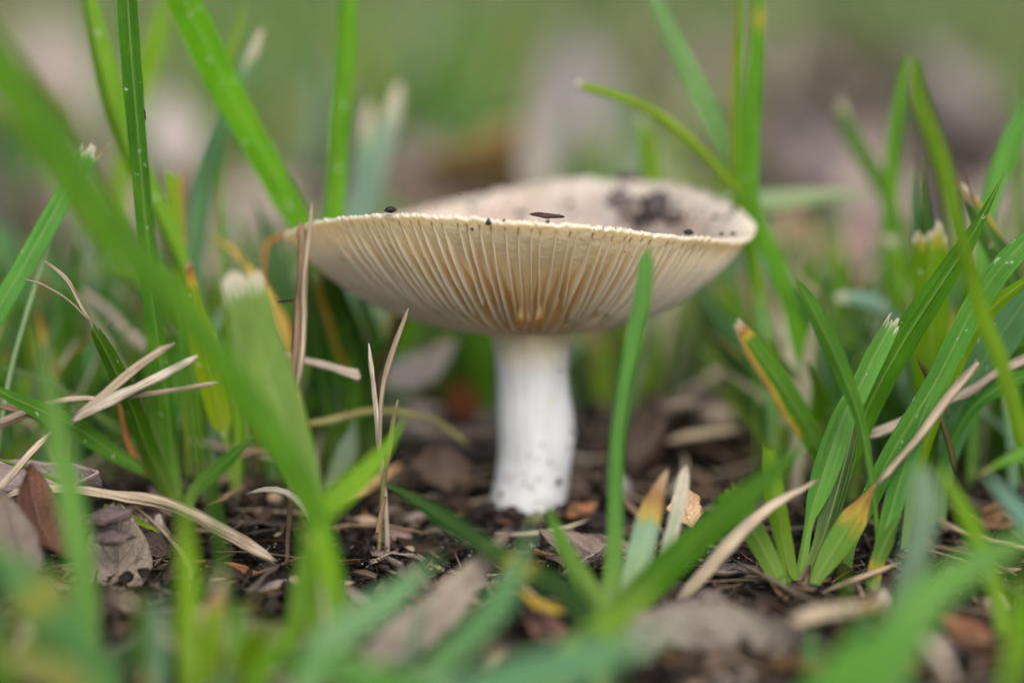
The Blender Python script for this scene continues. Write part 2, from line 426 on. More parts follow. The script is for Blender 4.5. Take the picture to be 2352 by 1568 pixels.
cf = np.stack([ix[:-1], np.roll(ix[:-1], -1, 1), np.roll(ix[1:], -1, 1), ix[1:]], -1).reshape(-1, 4)[:, ::-1]
cf = np.concatenate([cf])
cap = link('cap', mesh_np('cap', cv, np.ascontiguousarray(cf), CAPM, attrs={'top': ct}), mushroom)
def gill_mesh(k):
    th0 = (k + 0.5) / NG * 2 * np.pi + rng.normal(0, 0.008)
    sp = 2 * np.pi / NG
    full = k % 2 == 0
    t_in = 0.0 if full else rng.uniform(0.22, 0.5)
    if full and rng.random() < 0.15: t_in = rng.uniform(0.05, 0.15)
    n = 24
    R0, _ = rim(th0)
    v, e = [], []
    amp = rng.uniform(0.15, 0.6); ph = rng.uniform(0, 100)
    for i in range(n + 1):
        tau = t_in + (0.985 - t_in) * i / n
        r = RS * 0.93 + (R0 - 0.02 - RS * 0.93) * tau
        w1 = nz(tau * 2.6, ph) * amp * sp + nz(tau * 8, ph + 9) * 0.05 * sp
        th = th0 + w1 * min(1, (1 - tau) * 3 + 0.05)
        d = gill_depth(tau)
        zl = low_edge(th, r) + 0.016 * nz(tau * 14, ph + 3) + 0.03 * nz(tau * 4, ph + 31)
        if not full: d_in = min(1, (i / n) * 5); zl = zl + (1 - d_in) * (d + 0.02)
        zt = low_edge(th, r) + d + 0.05
        hw, hb = 0.022 * (0.6 + 0.4 * tau), 0.0105
        kf = min(1, max(0, (tau - 0.87) / 0.11)); zl = zl + (d + 0.01) * kf * kf
        zm = zl + min(0.10, d * 0.4) * (1 - kf) + 0.004
        tx, ty = -math.sin(th), math.cos(th)
        cx, cy = math.cos(th) * r, math.sin(th) * r
        lean = 0.02 * nz(tau * 3, ph + 20)
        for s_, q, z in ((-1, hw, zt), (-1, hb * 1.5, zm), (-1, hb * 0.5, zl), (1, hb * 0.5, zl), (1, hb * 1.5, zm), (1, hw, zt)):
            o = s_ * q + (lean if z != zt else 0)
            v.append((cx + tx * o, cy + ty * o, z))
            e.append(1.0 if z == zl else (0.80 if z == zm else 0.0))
    f = []
    for i in range(n):
        for c in range(5):
            a = i * 6 + c
            f.append((a, a + 1, a + 7, a + 6))
    f.append(tuple(range(6))); f.append(tuple(range(n * 6 + 5, n * 6 - 1, -1)))
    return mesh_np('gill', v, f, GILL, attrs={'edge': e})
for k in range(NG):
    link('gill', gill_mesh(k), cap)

SP = [(742, 1112, 1318), (762, 1122, 1312), (800, 1133, 1309), (850, 1137, 1305), (900, 1140, 1309), (950, 1142, 1317), (1000, 1143, 1321),
      (1050, 1143, 1315), (1100, 1137, 1307), (1150, 1126, 1300), (1185, 1124, 1296), (1215, 1130, 1290), (1260, 1140, 1280)]
sv, su = [], []
st_pts = []
for (py, a, b) in SP:
    p, q = at(a, py, 0), at(b, py, 0)
    st_pts.append(((p[0] + q[0]) / 2, (q[0] - p[0]) / 2, p[2]))
st_pts = np.array(st_pts)
zs = np.linspace(st_pts[0, 2], st_pts[-1, 2], 70)
NS = 72
for z in zs:
    cx = np.interp(-z, -st_pts[:, 2], st_pts[:, 0]); rr = np.interp(-z, -st_pts[:, 2], st_pts[:, 1])
    for k in range(NS):
        t = 2 * np.pi * k / NS
        dr = 0.022 * nz(math.cos(t) * 1.6, math.sin(t) * 1.6, z * 1.3) + 0.012 * nz(math.cos(t) * 6, math.sin(t) * 6, z * 1.2)
        sv.append((cx + (rr + dr) * math.cos(t), (rr * 0.97 + dr) * math.sin(t), z))
ix = np.arange(70 * NS).reshape(70, NS)
sf = np.stack([ix[:-1], np.roll(ix[:-1], -1, 1), np.roll(ix[1:], -1, 1), ix[1:]], -1).reshape(-1, 4)[:, ::-1]
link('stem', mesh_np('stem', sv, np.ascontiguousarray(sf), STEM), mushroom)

# ------------------------------------------------------------------ builders for blades, straws, leaves, lumps
def catmull(P, n):
    P = np.asarray(P, float)
    Q = np.vstack([2 * P[0] - P[1], P, 2 * P[-1] - P[-2]])
    dense = []
    for i in range(1, len(Q) - 2):
        p0, p1, p2, p3 = Q[i - 1:i + 3]
        for f in np.linspace(0, 1, 12, endpoint=False):
            dense.append(0.5 * ((2 * p1) + (-p0 + p2) * f + (2 * p0 - 5 * p1 + 4 * p2 - p3) * f * f + (-p0 + 3 * p1 - 3 * p2 + p3) * f ** 3))
    dense.append(P[-1]); dense = np.array(dense)
    s = np.concatenate([[0], np.cumsum(np.linalg.norm(np.diff(dense[:, :3], axis=0), axis=1))])
    t = np.linspace(0, s[-1], n)
    return np.stack([np.interp(t, s, dense[:, k]) for k in range(dense.shape[1])], -1), t

TINT = {'bright': (0.115, 0.275, 0.006), 'mid': (0.060, 0.165, 0.008), 'dark': (0.032, 0.088, 0.010), 'teal': (0.080, 0.205, 0.070),
        'pale': (0.20, 0.33, 0.20), 'lime': (0.18, 0.31, 0.008), 'cool': (0.085, 0.24, 0.028)}
STINT = {'tan': (0.40, 0.31, 0.21), 'pale': (0.52, 0.44, 0.33), 'brown': (0.23, 0.145, 0.085), 'orange': (0.40, 0.17, 0.045), 'dark': (0.05, 0.032, 0.022),
         'gold': (0.42, 0.27, 0.06), 'grey': (0.36, 0.29, 0.22), 'olive': (0.30, 0.27, 0.10)}

def path3(pts, Y, root, n_per_cm=4.5):
    pts = np.asarray(pts, float)
    if np.isscalar(Y): Y = (Y, Y)
    if len(Y) == len(pts) and len(pts) != 2: yy = np.array(Y, float)
    else:
        s = np.concatenate([[0], np.cumsum(np.hypot(np.diff(pts[:, 0]), np.diff(pts[:, 1])))]); yy = Y[0] + (Y[1] - Y[0]) * s / s[-1]
    yy = np.where(yy < -7.5, yy + 0.9 * (yy + 7.5), yy)
    P = []
    for (px, py, w), y in zip(pts, yy):
        p = at(px, py, y); P.append([*p, w * px_cm(p)])
    P = np.array(P)
    if root:                                     # carry the base on down into the ground
        p = P[-1]; g = smooth_h(p[0], p[1])
        if p[2] > g + 0.05:
            t = P[-1, :3] - P[-2, :3]; t /= np.linalg.norm(t)
            dz = p[2] - g
            sx = np.clip(t[:2] * dz * 0.55, -1.2, 1.2)
            mid = [p[0] + sx[0] * 0.65, p[1] + sx[1] * 0.65, p[2] - dz * 0.5, p[3] * 0.85]
            end = [p[0] + sx[0], p[1] + sx[1], g - 0.25, p[3] * 0.6]
            P = np.vstack([P, mid, end])
    return P

def frames(Q):
    t = np.gradient(Q[:, :3], axis=0); t /= np.linalg.norm(t, axis=1)[:, None] + 1e-9
    d = Q[:, :3] - CAM; d /= np.linalg.norm(d, axis=1)[:, None]
    s = np.cross(t, d); s /= np.linalg.norm(s, axis=1)[:, None] + 1e-9
    nrm = np.cross(s, t)
    return t, s, nrm

def blade_mesh(pts, Y=0, tint='mid', rot=None, fold=0.35, tip='point', dry=(), speck=0.0, root=True, tiplen=None, name='blade'):
    P = path3(pts, Y, root)
    L = np.linalg.norm(np.diff(P[:, :3], axis=0), axis=1).sum()
    n = int(np.clip(L * 4.5, 18, 70))
    Q, s = catmull(P, n)
    L = s[-1]
    w = np.maximum(Q[:, 3], 0.015)
    if tip == 'point':
        tl = tiplen or min(1.6, L * 0.3); w = w * np.clip(s / tl, 0, 1) ** 0.7 + 0.006
    elif tip == 'round':
        tl = tiplen or 0.22; w = w * np.sqrt(np.clip(1 - (1 - np.clip(s / tl, 0, 1)) ** 2, 0, 1)) + 0.006
    t, sd_, nm = frames(Q)
    if rot is None: rot = random.uniform(-28, 28)
    r0 = np.radians(rot if not isinstance(rot, tuple) else np.linspace(rot[0], rot[1], n))
    r0 = np.broadcast_to(r0, (n,)) + np.array([0.12 * nz(x * 0.8, pts[0][0] * 0.01) for x in s])
    side = sd_ * np.cos(r0)[:, None] + nm * np.sin(r0)[:, None]
    nn = np.cross(side, t)
    w = w / np.maximum(0.35, np.cos(r0))
    wn_ = np.array([nz(x * 1.7, pts[0][1] * 0.01, 2) for x in s])
    w = w * (1 + 0.06 * wn_)
    nc = 13
    us = np.linspace(-0.5, 0.5, nc)
    V = np.zeros((n, nc, 3)); UV = np.zeros((n, nc, 2)); D = np.zeros((n, nc)); PA = np.zeros((n, nc))
    edge_j = np.array([[nz(x * 5, c * 3.0, pts[0][0]) for c in (0, 1)] for x in s]) * 0.02
    for c, u in enumerate(us):
        off = 0.6 * fold * w * (abs(u) - 0.25)
        uu = u + (edge_j[:, 0] if u < -0.49 else edge_j[:, 1] if u > 0.49 else 0)
        V[:, c] = Q[:, :3] + side * (w * uu)[:, None] + nn * off[:, None]
        UV[:, c, 0] = w * u; UV[:, c, 1] = L - s
    if tip == 'cut':
        ks = min(1.3, w[1] * 2.6); sd0 = random.uniform(0, 99)
        jag = np.array([random.uniform(-0.07, 0.09) + 0.22 * nz(u * 3.5, sd0) for u in us]) * ks
        for c in range(nc):
            V[0, c] -= t[0] * jag[c]; V[1, c] -= t[1] * jag[c] * 0.4
    for d in dry:
        if d[0] == 'tip' and (d[1] <= 0.36 or d[2] > 1.04): PA = np.maximum(PA, (min(1, d[2]) * np.clip(1.3 - s / d[1], 0, 1))[:, None] * np.ones(nc))
        elif d[0] == 'tip': D = np.maximum(D, (d[2] * np.clip(1 - s / d[1], 0, 1))[:, None] * np.ones(nc))
        elif d[0] == 'edge': D[:, :] = np.maximum(D, np.clip(1 - s / d[1], 0, 1)[:, None] ** 0.4 * d[2] * (np.clip((us * d[3]) * 2 - 0.35, 0, 1) / 0.65)[None, :])
        elif d[0] == 'mid': D = np.maximum(D, (d[3] * np.exp(-((s / L - d[1]) / d[2]) ** 2))[:, None] * np.ones(nc))
        elif d[0] == 'all': D = np.maximum(D, d[1])
    base = Q[-1, :3].copy(); base[2] = max(base[2], smooth_h(base[0], base[1]))
    ii = np.arange(n * nc).reshape(n, nc)
    f = np.stack([ii[:-1, :-1], ii[:-1, 1:], ii[1:, 1:], ii[1:, :-1]], -1).reshape(-1, 4)
    tn = np.array(TINT[tint] if isinstance(tint, str) else tint) * random.uniform(0.88, 1.18) * np.array([random.uniform(0.8, 1.3), 1.0, random.uniform(0.75, 1.35)])
    return V.reshape(-1, 3), np.ascontiguousarray(f), UV.reshape(-1, 2), (D.ravel(), PA.ravel()), tn, speck, base

def make_blade(o, name='blade_of_grass', parent=None, origin=None):
    V, f, uv, D, tn, sp, base = blade_mesh(**o)
    org = base if origin is None else origin
    me = mesh_np(name, V - org, f, GRASS, tint=tn, uv=uv, attrs={'dry': D[0], 'pale': D[1], 'speck': sp})
    return link(name, me, parent, loc=base if origin is None else (base * 0)), base

def blade(label, pts, group='single green grass blades around the mushroom', **kw):
    o, _ = make_blade(dict(pts=pts, **kw))
    return tag(o, label, 'grass blade', group, 'thing')

def shoot(label, blades, group='leafy grass shoots around the mushroom'):
    datas = [blade_mesh(**b) for b in blades]
    base = datas[0][6]
    e = bpy.data.objects.new('grass_shoot', None); C.objects.link(e); e.location = base * CM; e.empty_display_size = 0.01
    tag(e, label, 'grass shoot', group)
    for (V, f, uv, D, tn, sp, _) in datas:
        link('blade', mesh_np('blade', V - base, f, GRASS, tint=tn, uv=uv, attrs={'dry': D[0], 'pale': D[1], 'speck': sp}), e)
    return e

def straw_mesh(pts, Y=0, tint='tan', flat=0.45, root=False, taper=(0.5, 0.6), fray=False, hollow=0.25):
    P = path3(pts, Y, root)
    L = np.linalg.norm(np.diff(P[:, :3], axis=0), axis=1).sum()
    n = int(np.clip(L * 5, 10, 60)); Q, s = catmull(P, n); L = s[-1]
    w = np.maximum(Q[:, 3], 0.01) * 0.5
    ends = np.minimum(1, taper[0] + (1 - taper[0]) * s / 0.25) * np.minimum(1, taper[1] + (1 - taper[1]) * (L - s) / 0.25)
    w = w * ends * (1 + 0.22 * np.array([nz(x * 2.3, pts[0][0] * 0.03) for x in s]) + 0.10 * np.array([nz(x * 8, pts[0][0] * 0.03) for x in s]))
    for k_ in range(3): Q[:, k_] += np.array([0.05 * nz(x * 0.9, pts[0][0] * 0.07, k_ * 9) + 0.012 * nz(x * 4, pts[0][0] * 0.07, k_ * 9) for x in s]) * np.minimum(1, np.mean(w) * 14)
    t, sd_, nm = frames(Q)
    tw = 1.1 * np.array([nz(x * 0.5, pts[0][1] * 0.02, 4) for x in s]) + random.uniform(-0.3, 0.3)
    side = sd_ * np.cos(tw)[:, None] + nm * np.sin(tw)[:, None]; nn = np.cross(side, t)
    nc = 10
    V = np.zeros((n, nc, 3)); UV = np.zeros((n, nc, 2))
    for c in range(nc):
        a = 2 * math.pi * c / nc
        ca, sa = math.cos(a), math.sin(a)
        off = sa * flat - hollow * (1 - ca * ca) * (1 if sa > 0 else 0.6)
        V[:, c] = Q[:, :3] + side * (w * ca)[:, None] + nn * (w * off)[:, None]
        UV[:, c, 0] = a / 6.28 * 0.3; UV[:, c, 1] = s
    if fray:
        for c in range(nc):
            j = random.uniform(-0.03, 0.12); V[-1, c] += t[-1] * j + nn[-1] * random.uniform(-0.02, 0.02)
    ii = np.arange(n * nc).reshape(n, nc)
    f = np.stack([ii[:-1], np.roll(ii[:-1], -1, 1), np.roll(ii[1:], -1, 1), ii[1:]], -1).reshape(-1, 4)
    faces = [tuple(x) for x in f] + [tuple(ii[0][::-1]), tuple(ii[-1])]
    tn = np.array(STINT[tint] if isinstance(tint, str) else tint) * random.uniform(0.9, 1.1)
    return V.reshape(-1, 3), faces, UV.reshape(-1, 2), tn, Q[-1, :3]

def straw(label, pts, name='dry_straw', cat='dry straw', group='dry straws lying in the litter', **kw):
    V, f, uv, tn, base = straw_mesh(pts, **kw)
    return tag(link(name, mesh_np(name, V - base, f, STRAW, tint=tn, uv=uv), None, base), label, cat, group)

def gY(pts, lift=0.0):
    """depths of a strip whose pixels lie on the ground."""
    return [gnd(p[0], p[1])[1] for p in pts]
def flat_straw(label, pts, lift=0.12, **kw):
    """a straw lying on the ground along these pixels, a little above it"""
    ys_ = []
    for (px, py, w) in pts:
        d = ray(px, py); s = -CAM[2] / d[2]
        for _ in range(6):
            p = CAM + d * s; s = (smooth_h(p[0], p[1]) + lift - CAM[2]) / d[2]
        ys_.append((CAM + d * s)[1])
    return straw(label, pts, Y=ys_, **kw)

def leaf_mesh(L, Wd, curl=0.4, bow=0.2, seed=0, tint=(0.25, 0.18, 0.14), blunt=1.0, rough=0.08, nu=13, nv=21, shape=0.9, th=0.022):
    V = np.zeros((nv, nu, 3)); UV = np.zeros((nv, nu, 2))
    for j in range(nv):
        v = j / (nv - 1)
        half = Wd / 2 * (math.sin(math.pi * min(1, max(0, v)) ** shape) ** blunt + 0.02)
        for i in range(nu):
            u = i / (nu - 1) * 2 - 1
            e = 1 + rough * nz(v * 6, seed + (5 if u > 0 else 0), abs(u)) * 2
            x = u * half * e; y = (v - 0.5) * L
            a = u * curl
            z = Wd * 0.5 * (1 - math.cos(a)) * (1 if curl > 0 else -1) * 1.2 + bow * L * ((v - 0.5) ** 2) * 2
            x = x * (math.sin(a) / a if abs(a) > 1e-3 else 1)
            z += 0.05 * Wd * mn.fractal(Vector((x * 1.6, y * 1.6, seed)), 1.0, 2.0, 3) - 0.03 * Wd * math.exp(-(u / 0.12) ** 2)
            V[j, i] = (x, y, z); UV[j, i] = (u, v)
    n1 = nv * nu
    V2 = V.reshape(-1, 3); ii = np.arange(n1).reshape(nv, nu)
    f = np.stack([ii[:-1, :-1], ii[:-1, 1:], ii[1:, 1:], ii[1:, :-1]], -1).reshape(-1, 4)
    low = V2.copy(); low[:, 2] -= th
    ring = np.concatenate([ii[0, :], ii[1:, -1], ii[-1, -2::-1], ii[-2:0:-1, 0]])
    rf = np.stack([ring, ring + n1, np.roll(ring, -1) + n1, np.roll(ring, -1)], -1)
    F = np.concatenate([f, f[:, ::-1] + n1, rf])
    return np.vstack([V2, low]), np.ascontiguousarray(F), np.vstack([UV.reshape(-1, 2)] * 2), np.array(tint)

def leaf(label, pos, L, Wd, yaw=0, pitch=0, roll=0, spin=0, name='dead_leaf', cat='dead leaf', group='dead leaves in the litter', mat=None, **kw):
    V, F, uv, tn = leaf_mesh(L, Wd, seed=pos[0] * 3.1 + pos[1], **kw)
    o = link(name, mesh_np(name, V, F, mat or DEAD, tint=tn, uv=uv), None, pos)
    o.rotation_euler = (Matrix.Rotation(math.radians(spin), 3, 'Y') @ Matrix.Rotation(math.radians(yaw), 3, 'Z') @ Matrix.Rotation(math.radians(pitch), 3, 'X') @ Matrix.Rotation(math.radians(roll), 3, 'Y')).to_euler()
    return tag(o, label, cat, group)

import bmesh
def ico(sub):
    bm = bmesh.new(); bmesh.ops.create_icosphere(bm, subdivisions=sub, radius=1.0)
    v = np.array([p.co[:] for p in bm.verts]); f = np.array([[q.index for q in p.verts] for p in bm.faces]); bm.free()
    return v, f
ICO = {k: ico(k) for k in (1, 2, 3)}
def lump(label, pos, size, rot=(0, 0, 0), tint=(0.03, 0.02, 0.016), name='soil_crumb', cat='soil crumb', group=None, sub=2, amp=0.35, fr=1.6, parent=None):
    v, f = ICO[sub]; s = random.uniform(0, 90)
    d = np.array([1 + amp * mn.fractal(Vector(p * fr) + Vector((s, 0, 0)), 1.0, 2.0, 3) + amp * 0.5 * nz(p[0] * 3 + s, p[1] * 3, p[2] * 3) for p in v])
    V = v * d[:, None] * np.array(size) / 2
    o = link(name, mesh_np(name, V, f, BIT, tint=np.array(tint), smooth=False), parent, pos)
    o.rotation_euler = [math.radians(a) for a in rot]
    return tag(o, label, cat, group)

# ------------------------------------------------------------------ grass in focus, left of the mushroom
T1 = ('tip', 0.5, 1.0)
shoot('tall narrow upright shoot left of the mushroom with two arching side blades at its foot', [
    dict(pts=[(284, -330, 14), (288, -160, 36), (292, -20, 43), (299, 100, 47), (312, 260, 45), (325, 410, 40), (336, 540, 40), (360, 770, 43), (380, 900, 40), (396, 1050, 34), (408, 1150, 24)],
         Y=(-2.6, -1.6), tint='mid', rot=18, fold=0.5, speck=0.75),
    dict(pts=[(206, 735, 12), (235, 790, 31), (270, 860, 40), (305, 940, 43), (335, 1020, 44), (362, 1080, 42), (390, 1140, 32)],
         Y=(-3.4, -1.7), tint='mid', rot=-22, fold=0.4, tip='round', dry=[('tip', 0.25, 0.9)], speck=0.6),
    dict(pts=[(-60, 850, 26), (0, 898, 33), (100, 945, 42), (180, 985, 45), (262, 1040, 38), (350, 1090, 22)],
         Y=(-4.2, -1.7), tint='cool', rot=15, fold=0.4, speck=0.8)])
blade('long folded arching blade leaning from top left behind the tall upright shoot',
      [(180, -160, 8), (196, -40, 32), (214, 60, 46), (240, 170, 58), (272, 280, 60), (312, 380, 52), (355, 470, 46), (395, 550, 38), (428, 640, 24), (440, 800, 14)], Y=(1.2, 0.2), tint='lime', rot=-35, fold=0.75, speck=0.3)
blade('short pointed leaf with narrow stalk standing right of the tall shoot, flecked white',
      [(434, 600, 12), (440, 650, 26), (450, 720, 42), (468, 780, 55), (485, 860, 62), (500, 930, 60), (511, 975, 44), (517, 1002, 13), (524, 1030, 9), (536, 1140, 13)], Y=(-1.6, -0.8), tint='lime', rot=12, fold=0.35, speck=0.9, dry=[('tip', 0.7, 0.7)], tip='cut')
blade('torn pale-tipped blade leaning in from the left edge',
      [(203, 345, 40), (158, 430, 45), (98, 535, 46), (38, 640, 46), (-20, 735, 46), (-80, 850, 40)], Y=(-1.6, -2.6), tint='cool', rot=-10, fold=0.5, tip='cut', dry=[('tip', 0.16, 1.2)], speck=0.7)
blade('slim spike beside the torn blade at the left edge', [(254, 327, 4), (234, 350, 8), (214, 374, 9), (180, 420, 9), (120, 540, 9)], Y=(-1.5, -1.8), tint='olive' if 0 else 'pale', dry=[('tip', 0.4, 1.0)])
blade('broad bright white-flecked blade slanting down to the left rim of the cap',
      [(330, -180, 30), (400, -50, 66), (470, 100, 78), (530, 220, 70), (590, 330, 66), (640, 425, 62), (695, 515, 56), (740, 610, 48), (770, 720, 40)], Y=(0.2, 2.4), tint='bright', rot=18, fold=0.42, speck=1.7)
blade('upright bright blade with pale flecks standing behind the left part of the cap',
      [(808, -200, 24), (800, -20, 38), (795, 100, 40), (788, 200, 43), (777, 340, 43), (768, 480, 42), (762, 640, 36)], Y=2.2, tint='bright', rot=-24, fold=0.3, speck=1.7)
blade('pale bluish blurred blade with whitish tip behind the left part of the cap',
      [(920, 186, 18), (902, 260, 36), (872, 350, 58), (838, 450, 68), (812, 560, 60), (800, 700, 40)], Y=(7.0, 6.0), tint='pale', rot=10, dry=[('tip', 1.0, 1.1)], tip='round')
blade('blurred whitish stub beside the pale bluish blade', [(846, 240, 22), (838, 320, 34), (826, 420, 36), (812, 560, 34)], Y=6.6, tint='pale', dry=[('tip', 0.8, 1.1)], tip='cut')
blade('bluish blade with dead brown tip rising behind the broad flecked blade',
      [(600, 70, 14), (585, 115, 24), (560, 175, 28), (522, 265, 40), (482, 375, 48), (457, 500, 50), (446, 610, 48), (450, 730, 40)], Y=(3.0, 2.6), tint='teal', rot=20, fold=0.5, dry=[('tip', 0.75, 1.2)], tip='cut', speck=0.5)
blade('thin yellowish blade crossing behind the broad flecked blade near the top',
      [(566, -20, 14), (546, 70, 22), (520, 150, 20), (500, 250, 16), (505, 420, 14)], Y=3.2, tint='lime', rot=0, speck=0.5)
blade('short cut stub with flat top between the two left blades', [(401, 403, 38), (404, 450, 40), (408, 500, 34), (414, 570, 28), (420, 700, 22)], Y=0.6, tint='lime', rot=14, fold=0.5, tip='cut', dry=[('edge', 2, 0.8, 1)])
blade('small curved blade sprouting from the soil right of the tall shoot', [(590, 995, 14), (530, 1050, 30), (472, 1100, 34), (440, 1135, 26), (432, 1165, 20)], Y=(-2.4, -2.0), tint='mid', rot=-15, fold=0.4)
blade('thin dark blade arching over the straws at the left edge', [(-40, 842, 14), (30, 848, 17), (100, 870, 18), (170, 915, 19), (250, 970, 19), (345, 1050, 14)], Y=(-0.8, -0.6), tint='dark', rot=20)
blade('narrow upright blade hidden behind the tall left shoot', [(338, 760, 14), (342, 850, 30), (350, 950, 30), (362, 1060, 26), (380, 1140, 20)], Y=-0.6, tint='mid', rot=10)
blade('second narrow upright blade between the tall shoot and the flecked leaf', [(424, 660, 10), (418, 760, 26), (410, 860, 30), (396, 980, 26), (392, 1100, 20)], Y=-0.4, tint='cool', rot=-10)
blade('slim pale stalk beside the foot of the flecked leaf', [(548, 880, 8), (548, 960, 14), (545, 1050, 14), (544, 1135, 16)], Y=-0.7, tint='lime', rot=0)
blade('dark brown-edged blade tucked under the left side of the cap',
      [(742, 622, 44), (762, 680, 70), (792, 760, 78), (822, 840, 66), (840, 920, 44)], Y=(1.6, 2.2), tint='dark', rot=8, fold=0.4, tip='cut', dry=[('edge', 3.0, 0.75, -1), ('tip', 0.14, 0.8)], speck=0.3)
blade('deep green blade under the left side of the cap beside the brown stalk', [(704, 600, 30), (712, 680, 44), (726, 780, 50), (745, 900, 46), (770, 1030, 36)], Y=(1.0, 1.4), tint='dark', rot=-18, fold=0.4)
blade('bluish blade glimpsed below the cap right of the brown-edged blade', [(800, 600, 34), (828, 680, 44), (850, 745, 26), (856, 840, 12)], Y=3.0, tint='teal', rot=0)
blade('bluish blade passing behind the left tip of the cap', [(576, 440, 20), (606, 510, 38), (636, 590, 46), (664, 680, 46), (700, 780, 44), (740, 900, 40)], Y=3.4, tint='teal', rot=15, speck=0.4)
blade('upright green blade behind the pale dry stems left of the stalk', [(806, 800, 26), (810, 880, 40), (806, 970, 42), (800, 1060, 36)], Y=1.5, tint='mid', rot=-20)
blade('shiny pale leaf base standing in the soil left of the white stem', [(815, 960, 18), (806, 1010, 40), (790, 1060, 44), (765, 1110, 34)], Y=0.4, tint='pale', rot=25)
blade('blurred bright blade crossing the top left corner behind the tall shoot', [(395, -60, 40), (362, 70, 48), (335, 170, 46), (305, 300, 40), (275, 430, 36), (262, 560, 30)], Y=8.0, tint='lime', rot=0)
blade('blurred low arching green blade behind the tall left shoot', [(180, 640, 14), (250, 616, 24), (330, 622, 28), (410, 660, 28), (460, 740, 24)], Y=5.0, tint='bright', rot=0)
blade('blurred bluish blade leaning left behind the crossed straws', [(70, 560, 16), (130, 650, 44), (200, 730, 50), (280, 830, 40)], Y=6.0, tint='teal', rot=0)
blade('blurred dull blade standing far left behind the dry twigs', [(80, 700, 30), (96, 780, 40), (110, 880, 40), (130, 980, 30)], Y=3.4, tint='olive' if 0 else (0.20, 0.20, 0.08), dry=[('tip', 1.5, 0.6)])
blade('blurred teal blade at the left edge of the lawn behind', [(-30, 500, 40), (20, 580, 56), (60, 680, 50), (100, 800, 40)], Y=7.5, tint='teal')

# ------------------------------------------------------------------ grass close to the lens, left
blade('very broad out-of-focus blade slanting across the left foreground',
      [(-190, -130, 70), (-60, 70, 96), (60, 235, 94), (165, 395, 90), (275, 548, 82), (392, 672, 66), (500, 812, 62), (600, 962, 68), (680, 1080, 62), (728, 1180, 50)], Y=(-10.4, -8.6), tint=(0.115, 0.24, 0.014), rot=22, fold=0.55)
blade('second out-of-focus blade running along the broad slanting one at top left', [(-60, 150, 20), (10, 175, 70), (85, 240, 60), (150, 340, 40), (230, 470, 30), (330, 610, 20)], Y=(-9.8, -9.4), tint='mid', rot=-20)
blade('wide soft blade with torn pale frayed tip in front of the cap',
      [(556, 632, 92), (572, 700, 104), (592, 780, 112), (620, 880, 118), (655, 985, 112), (690, 1080, 90), (728, 1180, 52)], Y=(-7.0, -7.6), tint=(0.115, 0.235, 0.045), rot=10, fold=0.30, tip='cut', dry=[('tip', 0.32, 1.06)], speck=0.25)
blade('out-of-focus upright blade in the lower left foreground', [(92, 760, 20), (112, 880, 42), (135, 1000, 52), (160, 1130, 60), (188, 1290, 58), (206, 1460, 46)], Y=(-9.0, -9.4), tint='cool', rot=20)
blade('blurred wide bluish leaf with orange mark in the bottom left corner', [(-60, 1215, 30), (10, 1290, 100), (80, 1370, 130), (150, 1440, 110), (200, 1500, 60)], Y=(-11.6, -11.4), tint='teal', rot=0, fold=0.2, dry=[('mid', 0.30, 0.07, 0.22)])
blade('blurred yellowish stem standing in the bottom left foreground', [(418, 1120, 24), (428, 1250, 40), (432, 1400, 42), (436, 1560, 40)], Y=-9.6, tint='lime', rot=0)
blade('blurred olive leaf lying along the bottom left edge', [(-40, 1480, 60), (60, 1520, 80), (160, 1570, 60)], Y=-11.8, tint=(0.17, 0.17, 0.03), rot=0)
blade('soft yellow-green blade bending over the soil left of the white stem', [(936, 950, 14), (905, 1000, 32), (866, 1052, 48), (810, 1110, 58), (752, 1165, 54), (720, 1230, 40)], Y=(-7.6, -8.6), tint='bright', rot=-12, dry=[('mid', 0.55, 0.08, 0.18)])
blade('soft dark green blade arching right over the soil in front of the stem', [(866, 1100, 16), (920, 1128, 34), (985, 1165, 42), (1050, 1208, 44), (1110, 1250, 40), (1190, 1298, 44), (1290, 1355, 60), (1350, 1420, 60)], Y=(-6.4, -9.6), tint='dark', rot=10, dry=[('mid', 0.50, 0.05, 0.55)])
blade('blurred yellow-green clump stem below the wide frayed blade', [(735, 1190, 46), (742, 1270, 56), (750, 1360, 56), (748, 1480, 50)], Y=-8.8, tint='lime', rot=0)
blade('blurred short upright blade beside the clump stem in the foreground', [(690, 1180, 24), (704, 1260, 40), (716, 1360, 44), (722, 1480, 40)], Y=-9.2, tint='mid', rot=0)
blade('blurred pale tan-green blade reaching right across the bottom foreground', [(1020, 1270, 16), (960, 1320, 44), (890, 1380, 66), (810, 1430, 74), (740, 1490, 60)], Y=(-9.6, -10.6), tint='pale', rot=0, dry=[('mid', 0.5, 0.25, 0.10)])
blade('blurred teal blade leaning left in the bottom centre', [(1225, 1200, 24), (1190, 1300, 56), (1140, 1390, 64), (1080, 1460, 66), (1000, 1540, 60)], Y=(-9.4, -10.8), tint='teal', rot=0)
blade('blurred broad blue-green leaf along the bottom centre edge', [(1560, 1440, 30), (1440, 1490, 80), (1300, 1530, 100), (1150, 1570, 90), (1000, 1620, 60)], Y=(-11.4, -11.8), tint='teal', rot=0)
blade('blurred green blade low at the bottom left of centre', [(620, 1520, 40), (740, 1530, 80), (860, 1560, 70), (960, 1600, 50)], Y=-11.8, tint='cool', rot=0)
